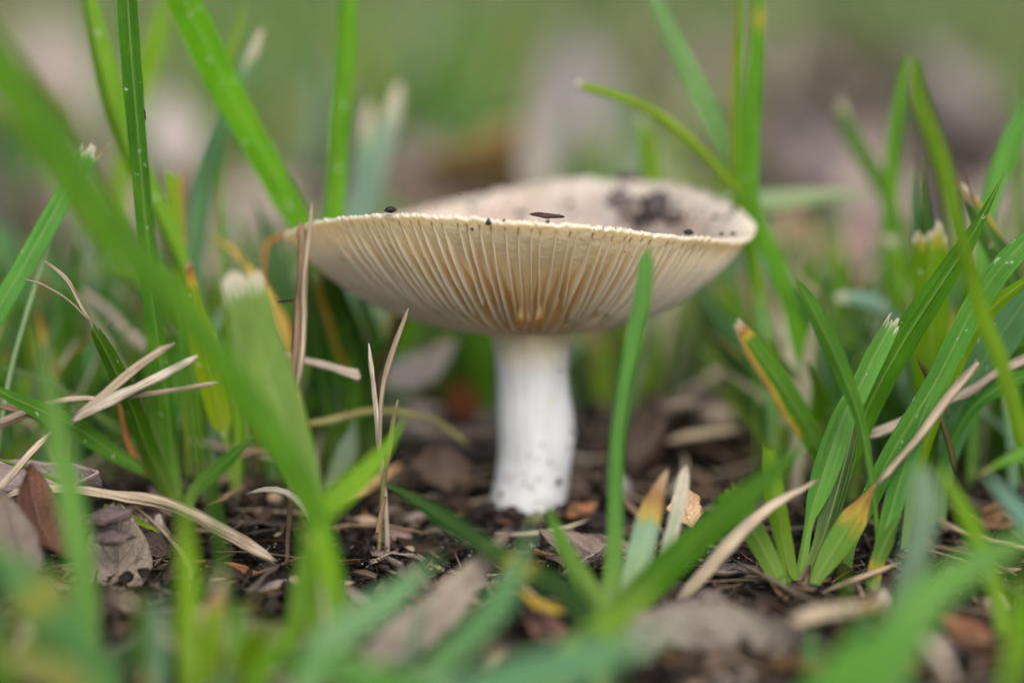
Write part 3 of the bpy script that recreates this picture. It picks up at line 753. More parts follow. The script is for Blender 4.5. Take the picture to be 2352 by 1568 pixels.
shoot('blurred foreground shoot whose slim tallest blade rises in front of the cap', [
    dict(pts=[(1488, 563, 18), (1484, 606, 35), (1476, 690, 38), (1458, 775, 36), (1440, 862, 34), (1424, 962, 32), (1416, 1062, 32), (1414, 1200, 34), (1408, 1330, 42), (1396, 1440, 44)],
         Y=(-6.6, -7.6), tint='cool', rot=12, fold=0.75, tip='round'),
    dict(pts=[(1250, 1140, 16), (1274, 1206, 30), (1308, 1278, 38), (1352, 1352, 46), (1392, 1430, 44)], Y=(-7.8, -7.7), tint='cool', rot=0),
    dict(pts=[(1880, 990, 20), (1800, 1062, 46), (1735, 1120, 58), (1630, 1212, 70), (1510, 1322, 74), (1410, 1430, 66)], Y=(-8.4, -7.9), tint='mid', rot=-10),
    dict(pts=[(1500, 1350, 40), (1400, 1440, 76), (1310, 1520, 90), (1230, 1600, 70)], Y=(-9.6, -9.8), tint='bright', rot=0)])
blade('stubby blade with yellow and tan dried tip right of the white stem', [(1534, 1078, 12), (1512, 1125, 28), (1494, 1178, 52), (1478, 1240, 58), (1455, 1330, 56), (1430, 1420, 44)], Y=(-6.2, -7.4), tint='pale', rot=0, tip='round', dry=[('tip', 1.15, 0.95)])
blade('second pale dry tip close beside the yellow stubby blade', [(1576, 1068, 16), (1566, 1120, 30), (1552, 1190, 30), (1530, 1270, 30), (1500, 1350, 26)], Y=(-5.8, -6.6), tint='pale', rot=0, tip='round', dry=[('tip', 1.6, 1.25)])

# ------------------------------------------------------------------ grass right of the mushroom
shoot('tall twin-bladed shoot rising behind the right rim of the cap with a thin arching blade', [
    dict(pts=[(1750, -150, 16), (1744, -20, 28), (1739, 100, 32), (1733, 200, 37), (1727, 320, 36), (1722, 440, 40), (1738, 510, 40), (1786, 610, 40), (1822, 720, 43), (1855, 850, 43), (1884, 960, 38)],
         Y=(1.6, 1.8), tint='bright', rot=10, fold=0.4, speck=0.35, dry=[('mid', 0.14, 0.03, 0.2)]),
    dict(pts=[(1708, -90, 12), (1700, -20, 22), (1694, 100, 26), (1692, 250, 28), (1694, 400, 32), (1706, 490, 38), (1722, 570, 36), (1728, 640, 18), (1731, 720, 7)],
         Y=(1.3, 1.6), tint='bright', rot=-22, fold=0.4, speck=0.45, dry=[('edge', 4.2, 0.8, -1)]),
    dict(pts=[(1323, 192, 14), (1352, 203, 20), (1412, 220, 23), (1500, 258, 24), (1580, 318, 22), (1648, 388, 22), (1695, 448, 22), (1716, 520, 18)], Y=(1.0, 1.6), tint='lime', rot=-20, fold=0.6, tip='cut', dry=[('tip', 0.18, 1.0)]),
    dict(pts=[(1440, -130, 16), (1500, -10, 32), (1546, 90, 40), (1600, 200, 46), (1650, 300, 46), (1692, 400, 42), (1712, 490, 32)], Y=(2.6, 1.9), tint=(0.11, 0.26, 0.07), rot=15, fold=0.4, speck=0.3)])
blade('blurred dark stub with brown tip behind the far rim of the cap', [(1470, 262, 22), (1478, 300, 36), (1488, 360, 38), (1496, 430, 36), (1500, 560, 30)], Y=6.5, tint='bright', tip='round', dry=[('tip', 0.25, 0.9)])
blade('blurred pale blade lying level to the right of the cap', [(2020, 440, 18), (1920, 447, 34), (1820, 456, 42), (1740, 464, 44), (1640, 480, 40), (1560, 600, 26)], Y=(5.6, 5.0), tint='pale', rot=0)
blade('soft foreground blade bent to a peak at the upper right', [(2092, 122, 18), (2106, 216, 38), (2140, 306, 38), (2171, 396, 37), (2194, 500, 36), (2225, 610, 35), (2260, 735, 37), (2298, 825, 36), (2350, 1005, 36), (2400, 1180, 34)], Y=(-8.4, -6.8), tint='bright', rot=15, fold=0.5, tip='round')
blade('blurred upright blade below the peak at upper right', [(2092, 128, 18), (2066, 240, 30), (2049, 360, 34), (2043, 500, 34), (2042, 660, 32), (2050, 800, 26)], Y=4.6, tint='bright', rot=-10, tip='round')
blade('blurred blade with pale tip leaning left of the upright one at upper right', [(1928, 232, 20), (1952, 306, 36), (1990, 372, 38), (2030, 440, 36), (2070, 560, 30)], Y=6.0, tint='cool', tip='cut', dry=[('tip', 0.3, 1.1)])
blade('short dark pointed blade standing upright among the right grass', [(2121, 346, 8), (2120, 420, 28), (2127, 500, 32), (2134, 620, 32), (2140, 800, 26)], Y=0.2, tint='dark', rot=25, fold=0.7, speck=0.4)
blade('pale narrow blade pressed behind the short dark pointed one', [(2100, 360, 10), (2098, 440, 22), (2106, 540, 24), (2116, 660, 22)], Y=0.7, tint='teal', rot=0)
blade('wide upright blade with square cut ragged top at the right', [(2138, 536, 78), (2137, 640, 82), (2138, 750, 84), (2140, 870, 80), (2144, 980, 66)], Y=(-0.6, -0.2), tint='bright', rot=8, fold=0.5, tip='cut', dry=[('tip', 0.10, 1.2), ('mid', 0.02, 0.03, 0.35)], speck=0.8)
blade('bluish strip standing just right of the square cut blade', [(2194, 600, 14), (2186, 690, 30), (2184, 790, 34), (2180, 900, 30), (2170, 1000, 22)], Y=0.2, tint='teal', rot=0, dry=[('mid', 0.3, 0.12, 0.35)])
blade('long dark green blade slanting up to the right edge of the frame', [(2310, 390, 10), (2268, 474, 28), (2215, 570, 44), (2150, 668, 56), (2080, 775, 64), (2015, 890, 64), (1965, 1000, 60), (1930, 1100, 52), (1905, 1200, 34)], Y=(-3.8, -3.0), tint='mid', rot=14, fold=0.4, speck=0.2)
shoot('cut-topped blade on a thin pale stalk rooted in the right foreground', [
    dict(pts=[(2054, 736, 36), (2012, 812, 47), (1975, 890, 50), (1936, 960, 54), (1902, 1060, 62), (1876, 1140, 46), (1858, 1200, 20), (1840, 1310, 24), (1826, 1380, 20)], Y=(-3.9, -5.0), tint='cool', rot=-18, fold=0.5, tip='cut', dry=[('tip', 0.06, 0.9)], speck=0.2),
    dict(pts=[(1985, 900, 14), (1962, 970, 40), (1940, 1060, 50), (1915, 1150, 52), (1888, 1240, 36), (1850, 1330, 18)], Y=(-3.6, -5.0), tint='dark', rot=24, fold=0.4)])
blade('slim bluish blade leaning left with its tip right of the cap', [(1826, 636, 12), (1868, 715, 38), (1908, 792, 39), (1946, 882, 36), (1974, 960, 28), (1995, 1060, 16), (2004, 1120, 12)], Y=(-5.4, -5.0), tint='cool', rot=-15, fold=0.4, tip='round')
blade('pale folded blurred blade hanging under the right side of the cap', [(1580, 630, 34), (1640, 715, 50), (1690, 795, 54), (1725, 880, 46), (1745, 950, 28)], Y=(4.2, 3.6), tint='teal', rot=10, fold=0.4, dry=[('tip', 0.12, 0.6)])
blade('dark blade under the right side of the cap beside the pale folded one', [(1590, 690, 30), (1620, 740, 44), (1660, 800, 40), (1720, 880, 34), (1760, 960, 26)], Y=(3.2, 2.8), tint='dark', rot=-20)
blade('brown-margined blade with dry curled tip pointing at the right rim of the cap', [(1694, 742, 22), (1730, 795, 46), (1780, 865, 56), (1825, 935, 58), (1866, 1006, 50), (1892, 1065, 36), (1905, 1130, 24)], Y=(-1.6, -1.2), tint='mid', rot=16, fold=0.55, tip='cut', dry=[('tip', 0.42, 1.0), ('edge', 2.6, 0.85, -1)], speck=0.2)
blade('long light green white-flecked blade sweeping from the right edge to the soil', [(2470, 420, 30), (2390, 520, 46), (2312, 600, 52), (2246, 690, 54), (2194, 790, 54), (2142, 890, 50), (2085, 980, 46), (2038, 1060, 46), (1996, 1150, 42), (1964, 1220, 28)], Y=(-4.2, -4.0), tint='cool', rot=-14, fold=0.5, speck=0.9)
blade('narrow curved blade below the long flecked one at the right edge', [(2470, 590, 10), (2385, 628, 26), (2310, 680, 32), (2252, 735, 36), (2214, 800, 38), (2180, 880, 36), (2140, 980, 30)], Y=(-3.6, -3.2), tint='bright', rot=25, fold=0.5, speck=0.5)
blade('broad dark bluish blade heavily dotted with white specks at the right edge', [(2430, 590, 50), (2352, 695, 84), (2282, 795, 88), (2222, 895, 74), (2190, 990, 60), (2170, 1090, 36)], Y=(-2.6, -1.8), tint='teal', rot=-12, fold=0.25, speck=1.6)
blade('dark blade under the dotted one at the right edge', [(2470, 730, 30), (2380, 775, 48), (2300, 812, 58), (2236, 866, 48), (2180, 960, 34)], Y=(-2.4, -1.6), tint='mid', rot=15, speck=0.3)
blade('low narrow blade crossing to the right edge above the grey stick', [(2480, 800, 20), (2390, 846, 30), (2300, 888, 36), (2236, 934, 30), (2190, 1010, 22)], Y=(-3.0, -2.0), tint='cool', rot=0)
blade('slit leaf with brown split standing at the upper right', [(2206, 424, 16), (2236, 470, 34), (2266, 530, 50), (2306, 602, 54), (2334, 670, 42), (2350, 780, 30)], Y=(-1.0, -0.8), tint='dark', rot=20, fold=0.5, tip='cut', dry=[('tip', 0.35, 0.8), ('edge', 1.4, 0.55, 1)], speck=0.7)
blade('bright blade leaning in from the right edge near mid height', [(2420, 120, 22), (2368, 240, 44), (2320, 340, 50), (2282, 440, 42), (2258, 540, 32), (2250, 680, 26)], Y=(1.6, 1.0), tint='cool', rot=20, fold=0.5, speck=0.2)
blade('small blurred dark blade at the upper right edge', [(2325, 165, 12), (2328, 230, 28), (2336, 310, 28), (2340, 430, 24)], Y=7.0, tint='bright')
blade('yellowing leaf with orange-brown dead end lying in the right foreground', [(2014, 1106, 14), (1986, 1150, 44), (1956, 1200, 64), (1916, 1262, 56), (1878, 1324, 30), (1868, 1350, 16)], Y=(-5.2, -5.4), tint='cool', rot=0, fold=0.3, dry=[('tip', 1.15, 0.72)])
blade('narrow pale-edged blade beside the yellowing leaf', [(2150, 880, 20), (2110, 980, 40), (2075, 1080, 48), (2045, 1180, 42), (2020, 1270, 30)], Y=(-4.6, -5.2), tint='cool', rot=-20, speck=0.3)
blade('short green stalk standing in front of the yellowing leaf', [(2070, 1180, 26), (2036, 1240, 36), (2010, 1310, 32), (1998, 1400, 30)], Y=-5.6, tint='mid', rot=0, dry=[('mid', 0.6, 0.1, 0.3)])
blade('blurred bluish-white blade tip upright in the lower right foreground', [(2112, 1062, 40), (2122, 1140, 62), (2116, 1220, 62), (2096, 1310, 60), (2070, 1420, 56)], Y=-9.2, tint='pale', rot=0, tip='round')
blade('blurred wide green blade slanting across the bottom right corner', [(2420, 1180, 50), (2352, 1235, 66), (2250, 1292, 74), (2150, 1356, 86), (2085, 1430, 110), (2030, 1540, 120)], Y=(-10.2, -10.8), tint='cool', rot=0)
blade('blurred dark green mass of blade at the bottom right', [(2170, 1430, 60), (2060, 1480, 110), (1960, 1540, 120), (1880, 1600, 90)], Y=-11.6, tint='cool', rot=0)
blade('blurred yellow-green blade right of the bluish-white tip', [(2150, 1060, 16), (2196, 1140, 38), (2232, 1210, 42), (2270, 1300, 40)], Y=-8.4, tint='lime', rot=0)
blade('blurred bluish short blade at the lower right edge', [(2250, 1075, 24), (2306, 1135, 46), (2362, 1205, 46), (2420, 1290, 40)], Y=-8.8, tint='pale', rot=0)
blade('blurred olive blade standing at the bottom right edge', [(2330, 1290, 30), (2345, 1380, 56), (2340, 1480, 64), (2320, 1580, 60)], Y=-10.4, tint='bright', rot=0)
blade('blurred dark leaf pointing left at the right edge below the grey stick', [(2240, 1095, 12), (2300, 1062, 34), (2360, 1040, 44), (2420, 1030, 40)], Y=-7.4, tint='bright', rot=0, dry=[('tip', 0.4, 0.5)])
blade('soft cut-tipped blade lying towards the right foreground straw', [(1668, 1128, 46), (1706, 1180, 62), (1748, 1250, 52), (1786, 1325, 36)], Y=-5.4, tint='mid', rot=10, tip='cut')
blade('soft upright blade between the cut-tipped one and the pale stalk', [(1764, 1030, 30), (1775, 1110, 44), (1792, 1205, 44), (1816, 1320, 32)], Y=-5.2, tint='bright', rot=-10, tip='cut')
blade('blurred short blade with pale cut tip behind the slim bluish one', [(2046, 540, 34), (2062, 610, 46), (2078, 700, 46), (2096, 820, 36)], Y=3.8, tint='bright', tip='cut', dry=[('tip', 0.22, 1.2)])
blade('blurred pale curled leaf left of the square cut blade', [(1922, 684, 18), (1960, 682, 26), (2010, 694, 30), (2048, 726, 26), (2075, 800, 22)], Y=3.0, tint='pale', dry=[('tip', 0.25, 1.2)], tip='cut')
blade('blurred green blade behind the gap right of the cap', [(1900, 540, 20), (1920, 620, 40), (1926, 720, 44), (1930, 840, 36)], Y=9.0, tint='bright')
blade('small dark pointed shoot tip behind the slim bluish blade', [(1982, 780, 8), (1976, 830, 22), (1970, 890, 26), (1966, 980, 22)], Y=0.6, tint='dark')
blade('yellow-green blade seen low behind the blade in front of the cap', [(1640, 640, 20), (1670, 720, 40), (1680, 820, 44), (1700, 930, 36)], Y=8.0, tint='lime')
blade('blurred upright blade far right behind the slit leaf', [(2330, 540, 14), (2300, 500, 22), (2290, 600, 36), (2300, 720, 36)], Y=5.6, tint='cool')

# ------------------------------------------------------------------ dry straws and stalks
st = bpy.data.objects.new('dry_stalk', None); C.objects.link(st)
b0 = at(672, 900, -4.6); st.location = b0 * CM; st.empty_display_size = 0.01
tag(st, 'upright brown dry stalk with a thinner twisted strip, in front of the left cap tip', 'dry stalk')
for nm_, pts, tn in (('strip', [(689, 508, 16), (691, 560, 26), (692, 640, 29), (688, 740, 31), (681, 830, 28), (674, 900, 20), (668, 1000, 16)], 'brown'),
                     ('thin_strip', [(717, 464, 7), (712, 520, 13), (705, 580, 15), (698, 650, 17), (697, 740, 17), (694, 820, 16), (686, 880, 12)], 'tan')):
    V, f, uv, tn_, _ = straw_mesh(pts, Y=-4.6 if nm_ == 'strip' else -4.75, tint=tn, root=nm_ == 'strip', fray=True)
    link(nm_, mesh_np(nm_, V - b0, f, STRAW, tint=tn_, uv=uv), st)
straw('tiny dark twig sticking out left of the brown dry stalk', [(638, 693, 7), (652, 691, 10), (676, 689, 10)], Y=-4.5, tint='dark', name='twig', cat='twig', group=None)
straw('pale straw rising to the right, thickest of the crossed pile at left', [(456, 817, 17), (410, 840, 20), (340, 876, 23), (262, 918, 26), (172, 962, 24)], Y=(-3.0, -3.2), tint='pale', fray=True)
straw('folded tan straw above the thick pale one in the crossed pile at left', [(402, 789, 10), (372, 803, 18), (320, 838, 22), (280, 872, 24), (224, 922, 22), (166, 962, 16)], Y=(-2.7, -3.1), tint='tan', flat=0.35)
straw('thin brown-tipped straw lying level across the crossed pile at left', [(506, 877, 6), (470, 884, 12), (400, 896, 14), (330, 906, 14), (250, 914, 12), (140, 918, 14), (60, 946, 16), (-20, 976, 18)], Y=(-2.9, -3.0), tint='tan')
straw('short straw end at the left edge under the crossed pile', [(-30, 925, 14), (40, 944, 15), (110, 966, 16), (150, 985, 10)], Y=-2.8, tint='brown')
straw('bent straw reaching down to the left edge below the crossed pile', [(120, 990, 12), (75, 1035, 17), (40, 1075, 18), (-10, 1130, 18)], Y=(-3.4, -4.6), tint='tan')
straw('second thin straw at the left edge beside the bent one', [(-20, 990, 10), (50, 960, 12), (110, 930, 10), (180, 905, 8)], Y=-2.4, tint='brown')
straw('orange-brown strip leaning against the foot of the tall left shoot', [(254, 860, 4), (270, 920, 10), (284, 985, 16), (306, 1040, 18), (338, 1092, 14)], Y=(-1.9, -1.8), tint='orange')
straw('curled dry thread from the tip of the left shoot blade', [(102, 600, 8), (132, 622, 9), (156, 646, 11), (172, 676, 9), (188, 708, 8), (207, 740, 10)], Y=-3.45, tint='tan')
straw('second finer dry thread curving from the same left blade tip', [(44, 640, 4), (78, 646, 5), (118, 664, 6), (160, 692, 5), (204, 735, 5)], Y=-3.5, tint='tan')
straw('long folded straw lying across the soil at lower left, near half', [(12, 1142, 14), (60, 1120, 20), (160, 1122, 24), (270, 1137, 26), (360, 1152, 28), (430, 1176, 32), (500, 1212, 36), (570, 1250, 36), (634, 1290, 18)], Y=(-4.4, -4.9), tint='tan', fray=True, taper=(0.6, 0.4))
straw('pale curved straw standing out of the soil below the frayed blade', [(566, 1136, 8), (610, 1122, 14), (660, 1130, 18), (700, 1170, 18), (734, 1230, 16)], Y=(-4.2, -5.6), tint='pale')
straw('thick frayed broken straw behind the brown stalk', [(610, 796, 10), (672, 820, 16), (730, 834, 19), (780, 845, 22), (818, 857, 27)], Y=(-1.4, -2.0), tint='grey', fray=True, taper=(0.5, 1.0))
straw('tallest thin pale stem left of the white stalk, tip bent right', [(937, 708, 9), (922, 752, 12), (900, 812, 15), (884, 870, 13), (876, 940, 11), (874, 1020, 11), (880, 1092, 13)], Y=(-3.6, -3.2), tint='tan', root=True)
straw('shorter thin pale stem left of the white stalk', [(846, 788, 6), (850, 830, 12), (858, 890, 13), (866, 960, 13), (872, 1030, 13), (880, 1092, 12)], Y=(-3.5, -3.2), tint='pale', root=True)
straw('thin greenish stem at the foot of the two pale stems', [(914, 918, 9), (904, 970, 13), (894, 1030, 12), (884, 1090, 11)], Y=(-3.8, -3.3), tint='olive', root=True)
straw('brown broken stub below the two pale stems', [(886, 1140, 12), (876, 1180, 12), (866, 1225, 16)], Y=(-3.6, -4.2), tint='brown')
straw('yellowish straw bowed level from the left towards the white stem', [(690, 976, 12), (790, 957, 17), (862, 944, 15), (940, 948, 12), (1010, 972, 14), (1082, 1030, 12)], Y=(-0.8, 0.6), tint='olive')
straw('big tan straw slanting across the right foreground', [(1560, 1378, 30), (1640, 1290, 36), (1720, 1208, 36), (1790, 1148, 32), (1868, 1108, 16)], Y=(-6.9, -5.6), tint='tan', flat=0.22, fray=True)
straw('blurred whitish straw lying level in the lower right foreground', [(1815, 1424, 36), (1890, 1405, 34), (1980, 1394, 30), (2070, 1384, 16)], Y=-9.0, tint='tan', flat=0.4)
straw('pinkish straw running from the yellowing leaf up to the right', [(2248, 832, 22), (2204, 886, 24), (2140, 962, 20), (2070, 1048, 18), (2016, 1108, 20)], Y=(-4.9, -5.2), tint='tan', flat=0.35)
straw('long grey stick lying through the right grass to the edge', [(1984, 1006, 30), (2060, 975, 28), (2150, 930, 22), (2230, 896, 22), (2300, 850, 24), (2400, 804, 26)], Y=(-2.6, -2.4), tint='grey', flat=0.8, hollow=0.0)
straw('thin dark twig leaning among the right grass', [(2107, 818, 9), (2138, 880, 13), (2162, 960, 12), (2184, 1030, 14), (2196, 1090, 14)], Y=(-3.2, -3.0), tint=(0.10, 0.08, 0.03), name='twig', cat='twig', group=None)
straw('second short dark twig beside the thin leaning one', [(2170, 850, 7), (2176, 900, 9), (2178, 960, 9)], Y=-3.1, tint=(0.12, 0.08, 0.04), name='twig', cat='twig', group=None)
tw = bpy.data.objects.new('twig', None); C.objects.link(tw); tb = at(2216, 440, -1.2); tw.location = tb * CM; tw.empty_display_size = 0.01
tag(tw, 'forked brown dry sprig sticking up at the slit leaf tip, upper right', 'twig')
for pts in ([(2194, 414, 7), (2206, 430, 10), (2220, 448, 12), (2240, 476, 12)], [(2216, 390, 5), (2222, 412, 7), (2230, 440, 8), (2238, 470, 9)], [(2186, 440, 4), (2196, 432, 6), (2206, 428, 6)], [(2198, 402, 4), (2206, 424, 6), (2214, 444, 6)]):
    V, f, uv, tn_, _ = straw_mesh(pts, Y=-1.2, tint='brown'); link('branch', mesh_np('branch', V - tb, f, STRAW, tint=tn_, uv=uv), tw)
straw('blurred brown stick leaning behind the tall left shoot', [(186, 668, 16), (250, 722, 24), (300, 770, 26), (350, 822, 24)], Y=(2.6, 2.2), tint='grey', root=True)
straw('golden yellow dry leaf blade curving down behind the brown stalk', [(476, 548, 5), (520, 566, 10), (556, 600, 16), (590, 650, 28), (622, 708, 42), (650, 774, 44), (662, 840, 26)], Y=(1.4, 1.0), tint='gold', flat=0.2, root=True)
straw('thin orange thread bent from the left tip of the cap', [(664, 532, 10), (636, 546, 14), (612, 560, 11), (608, 590, 9), (606, 640, 8)], Y=1.2, tint='orange', root=True)
straw('dark brown stalk leaning under the left side of the cap', [(936, 690, 26), (908, 760, 26), (885, 830, 22), (866, 900, 20)], Y=2.6, tint=(0.16, 0.09, 0.04), root=True)
straw('blurred brown stalk under the right rim of the cap', [(1700, 620, 14), (1716, 690, 18), (1740, 760, 18), (1768, 810, 16)], Y=4.4, tint='brown', root=True)
straw('blurred tan stick lying behind the right of the white stem', [(1540, 925, 16), (1610, 880, 20), (1680, 830, 22), (1730, 800, 18)], Y=(5.0, 7.0), tint='grey')
straw('blurred straw bowed over the dark hollow right of the white stem', [(1440, 1010, 10), (1480, 960, 16), (1540, 930, 18), (1610, 925, 14)], Y=3.4, tint='grey')
straw('blurred pale broken stick right of the white stem', [(1530, 1016, 18), (1590, 1000, 24), (1660, 990, 24), (1700, 985, 18)], Y=2.6, tint='tan')
straw('tan stick lying level left of the white stem behind', [(940, 996, 22), (1020, 992, 26), (1130, 998, 24), (1200, 1004, 20)], Y=3.2, tint='grey', flat=0.8, hollow=0)
straw('blurred beige stick end in the bottom right corner', [(2096, 1436, 22), (2130, 1478, 30), (2166, 1524, 30), (2190, 1570, 26)], Y=-10.2, tint='pale')
straw('blurred tan straw crossing the bottom left corner', [(250, 1362, 14), (310, 1396, 18), (350, 1440, 22), (420, 1500, 20)], Y=-9.4, tint='tan')
straw('brown straw lying on the soil behind the small curved sprout', [(444, 1072, 14), (520, 1062, 20), (580, 1036, 22), (640, 1034, 18)], Y=(-0.6, -0.2), tint='brown')
straw('slim stick on the soil at left behind the crossed straws', [(420, 1010, 16), (480, 1020, 18), (560, 1034, 16), (640, 1050, 12)], Y=1.0, tint='grey', flat=0.8, hollow=0)
straw('yellow-green cut stem piece lying on the brown leaf at lower left', [(240, 1160, 16), (290, 1184, 20), (340, 1206, 16), (366, 1222, 6)], Y=-4.2, tint=(0.22, 0.30, 0.02))
straw('thin green stem crossing the bark at the left edge', [(-20, 1048, 8), (50, 1072, 9), (120, 1098, 10), (170, 1120, 8)], Y=-3.6, tint=(0.10, 0.16, 0.02))
straw('short dry splinter lying near the small curved sprout', [(478, 1160, 8), (500, 1152, 10), (524, 1146, 8)], Y=-3.4, tint='brown')
for lab, pts, tn in (('fine pale fibre lying on the soil in front of the stem, leftmost', [(905, 1165, 4), (935, 1190, 5), (962, 1214, 5)], 'tan'),
                     ('fine fibre lying on the soil right in front of the stem base', [(1060, 1232, 4), (1110, 1262, 5), (1130, 1285, 5)], 'tan'),
                     ('fine greenish fibre slanting up beside the stem base', [(975, 1216, 4), (1020, 1205, 5), (1065, 1180, 5)], 'olive'),
                     ('fine fibre curling in the chips below the arching dark blade', [(960, 1225, 4), (1020, 1214, 5), (1070, 1224, 4)], 'pale')):
    flat_straw(lab, pts, tint=tn, name='plant_fibre', cat='fibre', group='fine fibres on the soil by the stem')

# ------------------------------------------------------------------ dead leaves
def onground(px, py, lift=0.1):
    p = gnd(px, py); p = np.array(p); p[2] = smooth_h(p[0], p[1]) + lift; return p
leaf('grey-brown oval dead leaf with fine veins propped up at lower left', at(268, 1278, -5.0), 1.95, 1.15, yaw=8, pitch=52, roll=6, curl=0.5, bow=0.1, tint=(0.18, 0.14, 0.105), rough=0.05)
leaf('curled pale pinkish leaf standing blurred left of the white stem', at(952, 858, 5.0), 2.5, 0.9, yaw=-25, pitch=40, roll=-10, spin=38, curl=0.5, bow=0.2, tint=(0.95, 0.77, 0.60))
leaf('tan curled leaf bit behind the yellow stubby blade', at(1572, 1165, -3.6), 0.8, 0.6, yaw=30, pitch=62, curl=0.5, tint=(0.44, 0.28, 0.16), rough=0.25)
leaf('large blurred round grey-brown leaf at the bottom right of centre', at(1610, 1500, -9.6), 3.4, 1.7, yaw=82, pitch=4, roll=-34, curl=0.7, bow=0.08, tint=(0.17, 0.145, 0.11), rough=0.05)
leaf('dull brown leaf half buried in front of the blade hub', onground(1360, 1290, 0.15), 1.9, 0.9, yaw=75, pitch=8, roll=-25, curl=0.5, tint=(0.19, 0.135, 0.105))
leaf('folded tan-brown leaf lying on the soil left of the stem base', onground(850, 1165, 0.35), 1.5, 0.42, yaw=-52, pitch=18, roll=20, curl=1.1, bow=0.1, tint=(0.40, 0.24, 0.12))
leaf('dark brown curled leaf standing just left of the white stem foot', at(1010, 1080, 0.6), 1.0, 1.15, yaw=12, pitch=55, roll=14, curl=0.7, tint=(0.09, 0.06, 0.045), rough=0.25)
leaf('rust-brown leaf in the dark hollow left of the white stem', at(1060, 920, 7.5), 1.0, 0.8, yaw=20, pitch=60, curl=0.6, tint=(0.20, 0.055, 0.012))
leaf('blurred pinkish-grey leaf lying flat behind the stem on the left', onground(985, 1005, 0.3), 3.0, 1.5, yaw=80, pitch=6, roll=-12, curl=0.4, tint=(0.36, 0.28, 0.245))
leaf('dark curled leaf ring blurred in the hollow right of the white stem', at(1510, 1010, 3.0), 1.7, 1.1, yaw=-30, pitch=40, roll=-30, curl=1.2, tint=(0.13, 0.09, 0.07))
leaf('grey-brown leaf lying blurred right of the white stem', at(1560, 955, 4.6), 2.0, 1.1, yaw=-70, pitch=14, roll=-20, curl=0.7, tint=(0.23, 0.17, 0.14))
leaf('brown weathered leaf under the straws at the left edge', onground(60, 1085, 0.3), 2.4, 1.2, yaw=70, pitch=10, roll=-30, curl=0.6, tint=(0.26, 0.18, 0.15))
leaf('reddish dark leaf standing at the left edge below the long straw', at(90, 1190, -5.6), 1.8, 1.1, yaw=35, pitch=48, roll=18, curl=0.6, tint=(0.10, 0.045, 0.027))
leaf('dull brown weathered leaf slanting at the left edge in front', at(40, 1250, -6.8), 2.0, 0.7, yaw=28, pitch=40, roll=-15, curl=0.5, tint=(0.16, 0.12, 0.09))
leaf('brown leaf lying under the right edge grass', onground(2290, 1050, 0.3), 2.2, 1.3, yaw=-70, pitch=12, roll=-24, curl=0.5, tint=(0.15, 0.10, 0.085))
leaf('mauve blurred leaf in the bottom right corner', at(2190, 1545, -10.2), 1.4, 0.9, yaw=20, pitch=30, curl=0.4, tint=(0.2, 0.14, 0.125))
leaf('reddish-brown blurred leaf near the bottom right corner', at(2240, 1465, -9.2), 1.2, 0.8, yaw=70, pitch=16, roll=-20, curl=0.6, tint=(0.16, 0.07, 0.035))
leaf('blurred beige leaf strip slanting across the bottom centre', at(980, 1430, -9.4), 4.6, 0.75, yaw=-32, pitch=16, roll=20, curl=0.5, tint=(0.24, 0.19, 0.14))
leaf('blurred beige leaf at the bottom left of centre', at(340, 1500, -9.8), 3.2, 1.0, yaw=-42, pitch=12, roll=10, curl=0.4, tint=(0.20, 0.155, 0.12))
leaf('blurred olive-brown leaf low in the bottom left middle', at(560, 1470, -9.6), 2.4, 1.1, yaw=60, pitch=8, roll=-10, curl=0.5, tint=(0.22, 0.17, 0.09))
leaf('yellow-orange leaf scrap blurred below the blade hub', at(1240, 1390, -8.6), 0.8, 0.4, yaw=70, pitch=20, curl=0.5, tint=(0.36, 0.24, 0.03))
leaf('reddish leaf scrap blurred below the arching dark blade', at(1270, 1460, -8.6), 1.2, 0.8, yaw=50, pitch=20, curl=0.5, tint=(0.2, 0.10, 0.07))
leaf('small brown leaf on the soil left of the small curved sprout', onground(330, 1095, 0.3), 1.2, 0.8, yaw=-30, pitch=24, roll=10, curl=0.7, tint=(0.17, 0.10, 0.055))
leaf('curled brown leaf beside the frayed blade foot at left', onground(620, 1085, 0.35), 1.3, 0.85, yaw=-20, pitch=35, curl=0.8, tint=(0.25, 0.18, 0.13), rough=0.2)
leaf('golden tan leaf blurred far behind the cap', at(1095, 390, 26), 5.6, 2.4, yaw=52, pitch=-24, roll=28, curl=0.4, tint=(0.50, 0.31, 0.12))
leaf('pale grey upright leaf blurred far behind the cap', at(1235, 350, 24), 5.0, 0.95, yaw=4, pitch=78, curl=0.5, tint=(0.26, 0.23, 0.185))
leaf('lilac-grey leaf blurred far behind the cap on the right', at(1330, 250, 60), 6.60, 3.58, yaw=10, pitch=60, curl=0.3, tint=(0.20, 0.175, 0.175))
leaf('pinkish leaf blurred far behind near the top left', at(170, 220, 62), 7.70, 4.40, yaw=40, pitch=40, curl=0.3, tint=(0.34, 0.27, 0.25))
leaf('small pale leaf blurred far behind the broad flecked blade', at(400, 305, 40), 3.03, 1.98, yaw=30, pitch=50, curl=0.3, tint=(0.36, 0.30, 0.27))
leaf('beige leaf blurred behind the left grass stub', at(440, 395, 30), 3.30, 1.65, yaw=80, pitch=20, curl=0.3, tint=(0.24, 0.20, 0.15))
leaf('pinkish leaf blurred behind the right grass tips', at(2000, 440, 20), 4.0, 2.0, yaw=10, pitch=60, curl=0.4, tint=(0.22, 0.17, 0.145))
leaf('mauve leaf blurred far behind at the right edge', at(2260, 250, 70), 8.80, 4.95, yaw=60, pitch=30, curl=0.3, tint=(0.28, 0.23, 0.22))
leaf('dark mauve leaf blurred behind the tall twin blades', at(1900, 370, 48), 5.50, 2.75, yaw=50, pitch=26, curl=0.3, tint=(0.19, 0.15, 0.145))
